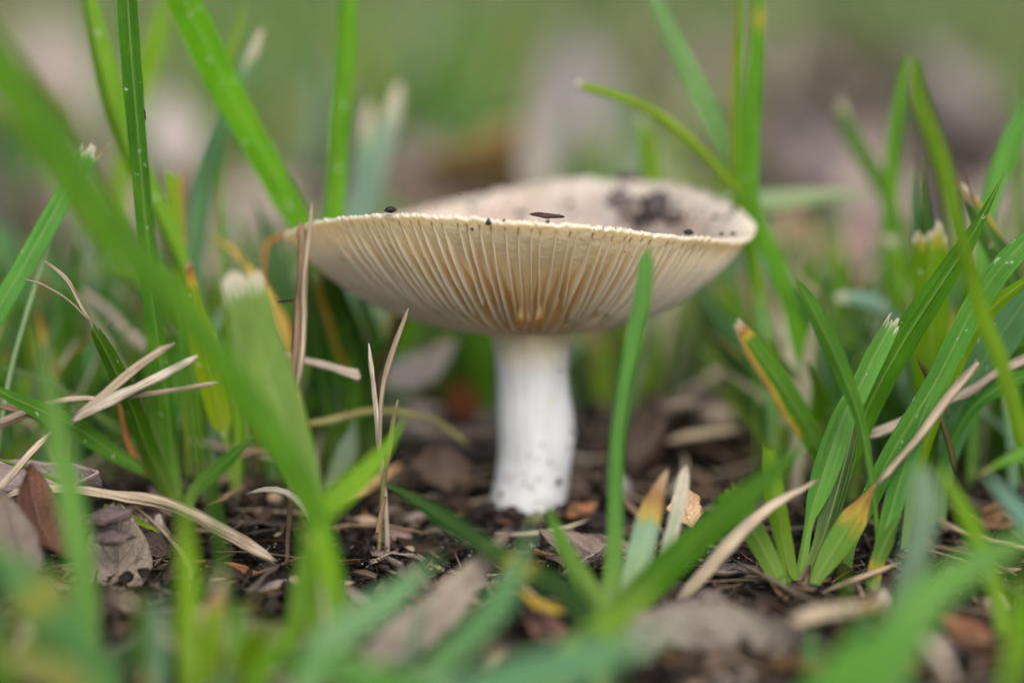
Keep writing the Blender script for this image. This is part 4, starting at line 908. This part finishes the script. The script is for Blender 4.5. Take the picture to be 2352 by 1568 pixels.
leaf('pinkish tan leaf standing blurred right of the cap', at(1965, 640, 14), 3.6, 1.4, yaw=-20, pitch=50, curl=0.5, tint=(0.26, 0.17, 0.14))
leaf('tan leaf strip blurred low behind the right grass', at(1950, 800, 12), 4.6, 1.2, yaw=78, pitch=8, curl=0.5, tint=(0.26, 0.19, 0.15))
leaf('brown leaf blurred behind the cap right rim', at(1830, 600, 16), 3.0, 1.6, yaw=10, pitch=60, curl=0.5, tint=(0.27, 0.16, 0.11))

# ------------------------------------------------------------------ soil lumps and bark on the cap, the stem and the ground
def captop(px, py, lift=0.0):
    """the point where this pixel meets the upper skin of the cap"""
    best = None; d = ray(px, py)
    for y in np.arange(-4.6, 4.6, 0.02):
        p = CAM + d * ((y - CAM[1]) / d[1])
        th = math.atan2(p[1], p[0]); r = math.hypot(p[0], p[1]); R, Z = rim(th)
        if r > R: continue
        s = r / R; tau = min(1, max(0, (r - RS) / (R - RS)))
        z = ZJ + (Z - 0.1 - ZJ) * tau ** PWf(th) + float(gill_depth(tau)) + 0.14 + 0.42 * (1 - s) ** 0.8
        b3 = nz(math.cos(th) * 4.5, math.sin(th) * 4.5, 2.0) + 0.4 * nz(math.cos(th) * 13, math.sin(th) * 13, 4.0)
        z += 0.17 * math.exp(-((s - 0.80) / 0.11) ** 2) * min(1, max(0, math.sin(th) * 1.6 + 0.25 * math.cos(th))) * (1 + 0.9 * b3) + 0.03
        e = min(1, max(0, (s - 0.8) / 0.18)); z = z * (1 - e) + Z * e
        if p[2] < z: best = p; break
    return best if best is not None else at(px, py, -4.2)
DK = (0.030, 0.022, 0.020)
lump('dark soil crumb perched on the left rim of the cap', at(897, 481, -3.5), (0.20, 0.14, 0.10), tint=DK, amp=0.5)
lump('long flake of dark bark lying on the front rim of the cap', at(1256, 495, -3.6), (0.60, 0.2, 0.09), (0, 4, 8), tint=(0.05, 0.027, 0.018), name='bark_flake', cat='bark flake', fr=2.5)
lump('black soil crumb on the right front rim of the cap', at(1582, 533, -2.4), (0.18, 0.14, 0.09), tint=DK, amp=0.55)
lump('tiny black crumb near the right edge of the cap, left of a pair', at(1657, 537, -1.6), (0.09, 0.07, 0.05), tint=DK, amp=0.5)
lump('tiny black crumb near the right edge of the cap, right of a pair', at(1684, 536, -1.2), (0.10, 0.07, 0.06), tint=DK, amp=0.5)
lump('flat dark chip lying on the far rim of the cap', at(1444, 409, 3.9), (0.50, 0.35, 0.17), (0, 6, 10), tint=(0.07, 0.055, 0.05), name='bark_flake', cat='bark flake')
p = captop(1505, 486); lump('biggest dark soil clod inside the cap hollow', p + np.array([0, 0, .1]), (0.60, 0.5, 0.48), tint=(0.06, 0.048, 0.045), name='soil_clod', cat='soil clod', sub=3, amp=0.5)
p = captop(1425, 470); lump('greyish soil clod left of the biggest one in the cap hollow', p + np.array([0, 0, .08]), (0.46, 0.42, 0.42), tint=(0.13, 0.10, 0.095), name='soil_clod', cat='soil clod', sub=3, amp=0.5)
p = captop(1548, 506); lump('small dark clod right of the biggest one in the cap hollow', p + np.array([0, 0, .04]), (0.32, 0.28, 0.22), tint=(0.075, 0.055, 0.05), name='soil_clod', cat='soil clod', amp=0.5)
p = captop(1470, 508); lump('small dark clod in front of the biggest one in the cap hollow', p + np.array([0, 0, .04]), (0.34, 0.28, 0.2), tint=(0.05, 0.04, 0.036), name='soil_clod', cat='soil clod', amp=0.5)
for (px, py, sz, lab) in ((1312, 472, 0.17, 'small dark smear crumb high on the inner cap left of the clods'), (1318, 492, 0.13, 'small dark crumb below the smear on the inner cap'),
                          (1425, 505, 0.12, 'small crumb below the greyish clod inside the cap'), (1082, 478, 0.13, 'small dark crumb far left inside the cap'),
                          (1196, 494, 0.16, 'low dark crumb at the inner left of the cap by the bark flake'), (1640, 500, 0.08, 'faint crumb on the pale right inner cap')):
    p = captop(px, py); lump(lab, p + np.array([0, 0, 0.02]), (sz * 1.3, sz, sz * 0.8), tint=DK, amp=0.5)
lump('black speck stuck on the gills right of centre', at(1307, 703, -1.55), (0.09, 0.06, 0.06), tint=DK)
lump('black branching speck on the gills behind the slim front blade', at(1418, 733, -1.1), (0.16, 0.06, 0.05), (0, -30, 0), tint=DK, amp=0.6)
lump('second black speck below the branching one on the gills', at(1404, 748, -0.9), (0.05, 0.06, 0.10), tint=DK, amp=0.6)
dv_, df_, dt_ = [], [], []
rr_ = np.random.default_rng(5)
for k in range(230):
    if k < 150: px, py = rr_.normal(1480, 70), rr_.normal(496, 16)
    else: px, py = rr_.uniform(1050, 1700), rr_.uniform(440, 530)
    p = captop(px, py)
    if p[1] < -3.0 and rr_.random() < 0.6: continue
    v, f = ICO[1]; s_ = rr_.uniform(0.012, 0.035) * (2.2 if rr_.random() < 0.10 else 1)
    df_.append(f + sum(len(a) for a in dv_)); dv_.append(v * s_ * rr_.uniform(0.6, 1.3, (len(v), 1)) + p + np.array([0, 0, s_ * 0.4])); dt_.append(np.tile(np.array(DK) * rr_.uniform(0.7, 3.0), (len(v), 1)))
tag(link('soil_dust', mesh_np('soil_dust', np.concatenate(dv_), np.ascontiguousarray(np.concatenate(df_)), BIT, tint=np.concatenate(dt_), smooth=False)), 'fine dark soil grains scattered on the cap', None, None, 'stuff')
# stem specks
def onstem(px, py):
    z = at(px, py, -0.65)[2]
    cx = np.interp(-z, -st_pts[:, 2], st_pts[:, 0]); rr = np.interp(-z, -st_pts[:, 2], st_pts[:, 1])
    p = at(px, py, -0.65); dx = np.clip((p[0] - cx) / rr, -0.98, 0.98)
    return at(px, py, -rr * math.sqrt(1 - dx * dx))
lump('largest dark soil speck low on the right of the white stem', onstem(1282, 1106), (0.10, 0.07, 0.15), (0, 20, 0), tint=DK, amp=0.5)
lump('round black speck low on the left of the white stem', onstem(1153, 1136), (0.11, 0.07, 0.12), tint=DK)
lump('second black speck below it at the left foot of the white stem', onstem(1150, 1170), (0.11, 0.07, 0.09), tint=DK)
lump('dark nick on the right edge of the white stem', onstem(1314, 992), (0.09, 0.06, 0.05), tint=DK)
lump('lone grey speck high on the white stem below the cap', onstem(1287, 851), (0.055, 0.04, 0.045), tint=(0.12, 0.10, 0.09))
for (px, py, s) in ((1216, 1045, .05), (1235, 1055, .05), (1262, 1060, .07), (1206, 1108, .06), (1220, 1118, .06), (1238, 1100, .05), (1246, 1020, .045), (1304, 1028, .055), (1235, 1152, .06), (1272, 1150, .05), (1190, 1120, .04)):
    lump('tiny grey soil speck stuck to the lower half of the white stem', onstem(px, py), (s * 1.2, s * 0.7, s), tint=(0.25, 0.22, 0.20), group='tiny soil specks on the lower stem', name='soil_speck', cat='soil speck', sub=1)
# ground lumps and bark
lump('dark wet chip against the left foot of the white stem', at(1160, 1200, -1.0), (0.50, 0.3, 0.30), (10, 20, 0), tint=(0.035, 0.022, 0.022), name='bark_chip', cat='bark chip', amp=0.4)
for px, py, sz, lab, tn in ((1176, 1180, (0.46, 0.3, 0.26), 'dark damp crumb pressed on the front left of the stem foot', (0.03, 0.02, 0.016)),
                           (1230, 1194, (0.44, 0.26, 0.20), 'olive mossy crumb pressed on the middle front of the stem foot', (0.11, 0.11, 0.05)),
                           (1280, 1182, (0.40, 0.28, 0.28), 'brown crumb pressed on the front right of the stem foot', (0.05, 0.033, 0.024)),
                           (1312, 1168, (0.34, 0.26, 0.30), 'black crumb at the right edge of the stem foot', (0.018, 0.013, 0.011)),
                           (1122, 1172, (0.36, 0.28, 0.30), 'black crumb at the left edge of the stem foot', (0.02, 0.014, 0.012))):
    lump(lab, at(px, py, -0.95), sz, (random.uniform(-20, 20), random.uniform(-20, 20), random.uniform(0, 90)), tint=tn, name='soil_clod', cat='soil clod', sub=3, amp=0.6, fr=2.4)
lump('orange-brown soil lump right of the white stem foot', at(1335, 1172, -1.3), (0.52, 0.4, 0.26), (0, -12, 0), tint=(0.19, 0.085, 0.04), name='soil_clod', cat='soil clod', sub=3, amp=0.5)
lump('black soil clod under the orange-brown lump by the stem', at(1390, 1215, -1.9), (0.9, 0.6, 0.5), tint=(0.018, 0.013, 0.012), name='soil_clod', cat='soil clod', sub=3, amp=0.5)
lump('dark bark chip lying on the oval leaf at lower left, upper one', at(252, 1186, -5.1), (0.72, 0.35, 0.26), (20, -12, 0), tint=(0.10, 0.07, 0.065), name='bark_chip', cat='bark chip', sub=3, amp=0.4)
lump('dark bark chip lying on the oval leaf at lower left, lower one', at(262, 1236, -5.5), (0.62, 0.3, 0.20), (20, -4, 0), tint=(0.095, 0.07, 0.062), name='bark_chip', cat='bark chip', sub=3, amp=0.4)
lump('brown crumbly clod with orange flank in front of the stem on the left', onground(905, 1255, 0.15), (0.62, 0.5, 0.34), tint=(0.15, 0.10, 0.085), name='soil_clod', cat='soil clod', sub=3, amp=0.5)
lump('grey blurred stone-like lump right of the white stem foot', at(1420, 1120, 0.8), (0.5, 0.4, 0.5), tint=(0.20, 0.17, 0.17), name='soil_clod', cat='soil clod', sub=3, amp=0.3)
lump('pale blurred nut-like lump right of the white stem', at(1640, 955, 6.0), (0.75, 0.6, 0.5), tint=(0.42, 0.33, 0.25), name='soil_clod', cat='soil clod', sub=3, amp=0.25)
lump('fibrous dark root tuft standing right of the white stem', at(1400, 1085, -0.4), (0.28, 0.25, 0.75), (0, 14, 0), tint=(0.04, 0.027, 0.024), name='root_tuft', cat='root', sub=3, amp=0.6)
leaf('weathered brown log-like bark piece at the left edge', at(70, 1120, -3.2), 2.6, 0.9, yaw=82, pitch=2, roll=-40, curl=1.2, tint=(0.28, 0.21, 0.19), name='bark_piece', cat='bark piece', group=None, th=0.08)
lump('small dark insect-like crumb clinging to the tall left blade', at(333, 263, -2.7), (0.035, 0.04, 0.20), (0, -4, 0), tint=DK, amp=0.15)

# ------------------------------------------------------------------ what nobody could count: crumbs, chips, fibres, sand, far litter, far grass
def gh(x, y):
    return np.array([smooth_h(a, b) for a, b in zip(x, y)])
def rotm(yaw, pitch, roll):
    cy, sy, cp, sp, cr, sr = np.cos(yaw), np.sin(yaw), np.cos(pitch), np.sin(pitch), np.cos(roll), np.sin(roll)
    R = np.empty((len(yaw), 3, 3))
    R[:, 0] = np.stack([cy * cr - sy * sp * sr, -sy * cp, cy * sr + sy * sp * cr], -1)
    R[:, 1] = np.stack([sy * cr + cy * sp * sr, cy * cp, sy * sr - cy * sp * cr], -1)
    R[:, 2] = np.stack([-cp * sr, sp, cp * cr], -1)
    return R
def scatter_points(n, Ymin, Ymax, halfw, seed):
    r = np.random.default_rng(seed)
    y = Ymin + (Ymax - Ymin) * r.random(n)
    d = (y - CAM[1])
    x = CAM[0] + d * (SENSOR / LENS / 2) * halfw * r.uniform(-1, 1, n)
    return x, y, r
def stuff(name, V, F, mat, tints, label, nper, uv=None, attrs=None, smooth=True):
    t = np.repeat(tints, nper, 0)
    me = mesh_np(name, V, F, mat, tint=t, uv=uv, attrs=attrs, smooth=smooth)
    return tag(link(name, me), label, None, None, 'stuff')
def inst(tv, tf, pos, R, sc, warp=None):
    n = len(pos); m = len(tv)
    loc = np.broadcast_to(tv[None], (n, m, 3)) * sc[:, None, :]
    if warp is not None: loc = loc * warp[..., None]
    V = np.einsum('nij,nmj->nmi', R, loc) + pos[:, None]
    F = tf[None] + (np.arange(n) * m)[:, None, None]
    return V.reshape(-1, 3), np.ascontiguousarray(F.reshape(-1, tf.shape[1]))

# soil crumbs
n = 11000
x, y, r = scatter_points(n, -14, 12, 1.8, 11)
s = r.uniform(0.03, 0.10, n) * np.where(r.random(n) < 0.12, 2.4, 1.0)
tv, tf = ICO[1]
V, F = inst(tv, tf, np.stack([x, y, gh(x, y) + s * 0.1], -1), rotm(*r.uniform(0, 6.3, (3, n))), np.stack([s, s * r.uniform(.5, 1, n), s * r.uniform(.4, .9, n)], -1), r.uniform(0.6, 1.25, (n, len(tv))))
base = np.array([(0.008, 0.006, 0.005), (0.014, 0.010, 0.0075), (0.035, 0.023, 0.017), (0.09, 0.064, 0.05)])[r.choice(4, n, p=[.4, .35, .17, .08])]
stuff('soil_crumbs', V, F, BIT, base, 'loose dark crumbs of soil', len(tv), smooth=False)
# sand grains
n = 1700
x, y, r = scatter_points(n, -12, 4, 1.3, 12)
x[:900] = r.normal(1.2, 1.1, 900); y[:900] = r.normal(-2.2, 0.7, 900)
s = r.uniform(0.007, 0.018, n)
V, F = inst(tv, tf, np.stack([x, y, gh(x, y) + r.uniform(0.02, 0.14, n)], -1), rotm(*r.uniform(0, 6.3, (3, n))), np.stack([s, s, s], -1))
stuff('sand_grains', V, F, BIT, r.uniform(0.25, 0.6, (n, 1)) * np.array([[1, 0.97, 0.92]]), 'tiny pale sand grains on the soil', len(tv), smooth=False)
# soil heaped against the stem foot
n = 1500
r = np.random.default_rng(77); a = r.uniform(0, 6.283, n); rd = 0.66 + np.abs(r.normal(0, 0.28, n))
x, y = rd * np.cos(a) + 0.03, rd * np.sin(a); s = r.uniform(0.03, 0.11, n)
V, F = inst(tv, tf, np.stack([x, y, gh(x, y) + s * 0.3 + 0.08 * np.exp(-((rd - 0.66) / 0.15) ** 2) * r.random(n)], -1), rotm(*r.uniform(0, 6.3, (3, n))), np.stack([s, s * r.uniform(.5, 1, n), s * r.uniform(.4, .9, n)], -1), r.uniform(0.6, 1.25, (n, len(tv))))
stuff('soil_heap', V, F, BIT, np.array([(0.012, 0.009, 0.007), (0.025, 0.017, 0.013), (0.06, 0.042, 0.032)])[r.choice(3, n, p=[.5, .35, .15])], 'loose dark soil heaped round the stem foot', len(tv), smooth=False)
# fibres and chips: bent strips with a thickness (closed four-sided bars)
def strips(n, Ymin, Ymax, hw, seed, lo, hi, wlo, whi, tints, probs, label, name, lift, tilt=0.35, flat=0.35):
    x, y, r = scatter_points(n, Ymin, Ymax, hw, seed)
    keep = np.hypot(x, y) > 0.85; x, y = x[keep], y[keep]; n = len(x)
    L = r.uniform(lo, hi, n) ** 1.0; w = r.uniform(wlo, whi, n); bend = r.uniform(-0.25, 0.25, n) * L
    t = np.linspace(-0.5, 0.5, 5)
    prof = np.array([(-.5, -.5), (.5, -.5), (.5, .5), (-.5, .5)])
    loc = np.zeros((n, 5, 4, 3))
    for i, a in enumerate(t):
        k = 1 - 0.75 * (2 * abs(a)) ** 3
        for c, (pu, pv) in enumerate(prof):
            loc[:, i, c, 0] = pu * w * k + bend * (a * a) * 2 * (1 if 0 else 1)
            loc[:, i, c, 1] = a * L
            loc[:, i, c, 2] = pv * w * flat * k + r.normal(0, 0.05, n) * w + bend * 0.6 * (0.25 - a * a)
    R = rotm(r.uniform(0, 6.3, n), r.normal(0, tilt, n), r.normal(0, 0.5, n))
    V = np.einsum('nij,nabj->nabi', R, loc) + np.stack([x, y, gh(x, y) + r.uniform(0.0, lift, n)], -1)[:, None, None]
    q = []
    for i in range(4):
        for c in range(4): q.append((i * 4 + c, i * 4 + (c + 1) % 4, (i + 1) * 4 + (c + 1) % 4, (i + 1) * 4 + c))
    q.append((3, 2, 1, 0)); q.append((16, 17, 18, 19)); q = np.array(q)
    F = (q[None] + (np.arange(n) * 20)[:, None, None]).reshape(-1, 4)
    uv = np.zeros((n, 5, 4, 2)); uv[..., 0] = np.array([0, .1, .2, .3])[None, None]; uv[..., 1] = t[None, :, None] * L[:, None, None] + r.uniform(0, 50, n)[:, None, None]
    tn = np.array(tints)[r.choice(len(tints), n, p=probs)] * r.uniform(0.75, 1.2, (n, 1))
    stuff(name, V.reshape(-1, 3), np.ascontiguousarray(F), STRAW, tn, label, 20, uv=uv.reshape(-1, 2))
BR = [(0.016, 0.011, 0.008), (0.045, 0.029, 0.02), (0.14, 0.095, 0.06), (0.36, 0.26, 0.17), (0.28, 0.12, 0.05)]
strips(9000, -13, 9, 1.3, 21, 0.15, 0.9, 0.012, 0.05, BR, [.34, .3, .2, .12, .04], 'fine brown plant fibres in the soil', 'plant_fibres', 0.12)
strips(2200, -14, 14, 1.4, 22, 0.2, 0.9, 0.06, 0.28, BR, [.28, .34, .24, .09, .05], 'small flakes of bark and rotted leaf in the soil', 'bark_flakes', 0.18, tilt=0.3, flat=0.18)
strips(420, -14, 40, 1.7, 23, 1.2, 4.0, 0.05, 0.14, [(0.46, 0.34, 0.21), (0.56, 0.46, 0.33), (0.27, 0.17, 0.10), (0.28, 0.21, 0.15)], [.30, .15, .3, .25], 'thin scattered straws in the lawn', 'scattered_straw', 0.35, tilt=0.15)

strips(520, 0, 16, 1.4, 24, 0.8, 3.0, 0.03, 0.10, [(0.40, 0.31, 0.21), (0.52, 0.44, 0.33), (0.23, 0.145, 0.085), (0.12, 0.08, 0.055)], [.3, .15, .3, .25], 'dry straws tangled in the litter behind the mushroom', 'tangled_straw', 0.5, tilt=0.25)
def leafbits(n, Ymin, Ymax, hw, seed, lo, hi, name, label, lift, tints, probs, tilt):
    x, y, r = scatter_points(n, Ymin, Ymax, hw, seed)
    keep = np.hypot(x, y) > 1.3; x, y = x[keep], y[keep]; n = len(x)
    L = r.uniform(lo, hi, n); w = L * r.uniform(0.35, 0.65, n); cu = r.uniform(-0.9, 0.9, n); bo = r.uniform(-0.35, 0.35, n)
    nv, nu = 6, 5
    loc = np.zeros((n, nv, nu, 3))
    for j in range(nv):
        v = j / (nv - 1); h = math.sin(math.pi * (0.06 + 0.88 * v)) ** 0.8
        for i in range(nu):
            u = i / (nu - 1) * 2 - 1
            loc[:, j, i, 0] = u * w / 2 * h * (1 + r.normal(0, 0.12, n) * abs(u))
            loc[:, j, i, 1] = (v - .5) * L
            loc[:, j, i, 2] = cu * u * u * w * 0.35 + bo * L * (v - .5) ** 2 + r.normal(0, 0.025, n) * L
    low = loc.reshape(n, nv * nu, 3).copy(); low[..., 2] -= 0.03
    loc = np.concatenate([loc.reshape(n, nv * nu, 3), low], 1)
    ii = np.arange(nv * nu).reshape(nv, nu)
    f = np.stack([ii[:-1, :-1], ii[:-1, 1:], ii[1:, 1:], ii[1:, :-1]], -1).reshape(-1, 4)
    ring = np.concatenate([ii[0, :], ii[1:, -1], ii[-1, -2::-1], ii[-2:0:-1, 0]])
    N1 = nv * nu
    rf = np.stack([ring, ring + N1, np.roll(ring, -1) + N1, np.roll(ring, -1)], -1)
    f = np.concatenate([f, f[:, ::-1] + N1, rf])
    R = rotm(r.uniform(0, 6.3, n), r.normal(0, tilt, n), r.normal(0, tilt, n))
    V = np.einsum('nij,nmj->nmi', R, loc) + np.stack([x, y, gh(x, y) + L * r.uniform(0.0, lift, n)], -1)[:, None]
    F = (f[None] + (np.arange(n) * 2 * N1)[:, None, None]).reshape(-1, 4)
    uu, vv = np.meshgrid(np.linspace(-1, 1, nu), np.linspace(0, 1, nv)); uv1 = np.stack([uu, vv], -1).reshape(-1, 2)
    uv = np.tile(np.concatenate([uv1, uv1]), (n, 1))
    tn = np.array(tints)[r.choice(len(tints), n, p=probs)] * r.uniform(0.75, 1.25, (n, 1))
    stuff(name, V.reshape(-1, 3), np.ascontiguousarray(F), DEAD, tn, label, 2 * N1, uv=uv)
LT = [(0.055, 0.038, 0.03), (0.12, 0.083, 0.064), (0.21, 0.16, 0.13), (0.31, 0.25, 0.205), (0.20, 0.11, 0.05)]
leafbits(700, -14, 14, 1.5, 31, 0.35, 1.2, 'leaf_scraps', 'small brown scraps of dead leaf in the soil', 0.12, LT, [.34, .3, .2, .1, .06], 0.4)
leafbits(800, 5, 40, 3.0, 32, 1.0, 3.0, 'leaf_litter', 'brown leaf litter under the lawn behind the mushroom', 0.14, LT, [.2, .3, .28, .16, .06], 0.4)
leafbits(3200, 35, 330, 3.2, 33, 3.0, 8.0, 'distant_leaf_litter', 'pinkish brown leaf litter spread over the far lawn', 0.12, LT, [.06, .16, .34, .38, .06], 0.45)

def far_grass(n, Ymin, Ymax, hw, seed, hlo, hhi, wlo, whi, name, label, thr, clump=1.0):
    x, y, r = scatter_points(n, Ymin, Ymax, hw, seed)
    den = np.array([nz(a * 0.05 * clump, b * 0.05 * clump, 11) + 0.5 * nz(a * 0.21 * clump, b * 0.21 * clump, 4) for a, b in zip(x, y)])
    keep = den > thr + r.normal(0, 0.12, n)
    keep0 = den > thr + 0.1
    keep &= (np.hypot(x, y) > 5.2) & ~((np.abs(x) < 0.19 * (y - CAM[1]) + 3.2) & (y < 4.5))
    keep &= ~((x > -2.6) & (x < 4.6) & (y > -6) & (y < 9))
    if Ymin == 0.9: keep = keep0 & (np.abs(x - 0.3) > 4.3 + r.uniform(0, 1.2, n))
    if Ymin == -13.6: keep = keep0
    x, y = x[keep], y[keep]; n = len(x)
    h = r.uniform(hlo, hhi, n); w = r.uniform(wlo, whi, n); az = r.uniform(0, 6.3, n); lean = np.abs(r.normal(0.35, 0.35, n)); face = r.uniform(0, 6.3, n)
    rows = 7
    t = np.linspace(0, 1, rows)
    V = np.zeros((n, rows, 3, 3)); g = gh(x, y)
    for i, a in enumerate(t):
        hor = h * (lean * a ** 1.8); zz = h * a * np.sqrt(np.maximum(0.25, 1 - (lean * a) ** 2 * 0.5))
        cx = x + np.cos(az) * hor; cy = y + np.sin(az) * hor
        k = w * (0.75 + 0.4 * a) * (1 - max(0, (a - 0.55) / 0.45) ** 1.6 * 0.93)
        for c, u in enumerate((-.5, 0, .5)):
            V[:, i, c] = np.stack([cx + np.cos(face) * k * u, cy + np.sin(face) * k * u, g + zz - 0.2], -1)
            if c == 1: V[:, i, c, 0] -= np.sin(face) * k * 0.25; V[:, i, c, 1] += np.cos(face) * k * 0.25
    q = []
    for i in range(rows - 1):
        for c in (0, 1): q.append((i * 3 + c, i * 3 + c + 1, i * 3 + c + 4, i * 3 + c + 3))
    q = np.array(q); F = (q[None] + (np.arange(n) * rows * 3)[:, None, None]).reshape(-1, 4)
    uv = np.zeros((n, rows, 3, 2)); uv[..., 0] = np.array([-.5, 0, .5])[None, None] * w[:, None, None]; uv[..., 1] = t[None, :, None] * h[:, None, None] + r.uniform(0, 90, n)[:, None, None]
    keys = ['bright', 'mid', 'teal', 'pale', 'lime', 'cool']
    tn = np.array([TINT[k] for k in keys])[r.choice(6, n, p=[.2, .2, .18, .14, .14, .14])] * r.uniform(0.8, 1.2, (n, 1))
    dry = np.zeros((n, rows, 3)); isdry = r.random(n) < 0.09
    dry[:, -2:] = np.where(r.random(n) < 0.2, 0.9, 0.0)[:, None, None]; dry[isdry] = 1.0
    stuff(name, V.reshape(-1, 3), np.ascontiguousarray(F), GRASS, tn, label, rows * 3, uv=uv.reshape(-1, 2), attrs={'dry': dry.ravel(), 'speck': np.full(n * rows * 3, 0.3)})
far_grass(4200, 4.5, 30, 3.0, 41, 2.0, 5.0, 0.22, 0.5, 'lawn_grass', 'short green lawn grass behind the mushroom', -0.05)
far_grass(19000, 28, 330, 3.2, 42, 2.5, 6.5, 0.35, 0.8, 'distant_grass', 'blurred green grass of the lawn far behind', 0.06, 0.7)
far_grass(900, -14, 5, 3.6, 43, 2.0, 6.0, 0.25, 0.5, 'side_grass', 'green lawn grass to both sides of the mushroom', -0.3)
far_grass(2600, 0.9, 12, 1.9, 45, 1.6, 4.8, 0.12, 0.34, 'low_grass', 'low green grass just behind on both sides of the mushroom', -0.35, 3.0)
far_grass(140, -13.6, -9.5, 1.3, 46, 0.8, 2.2, 0.18, 0.4, 'foreground_grass', 'short blurred grass low in the foreground', -0.1, 3.0)
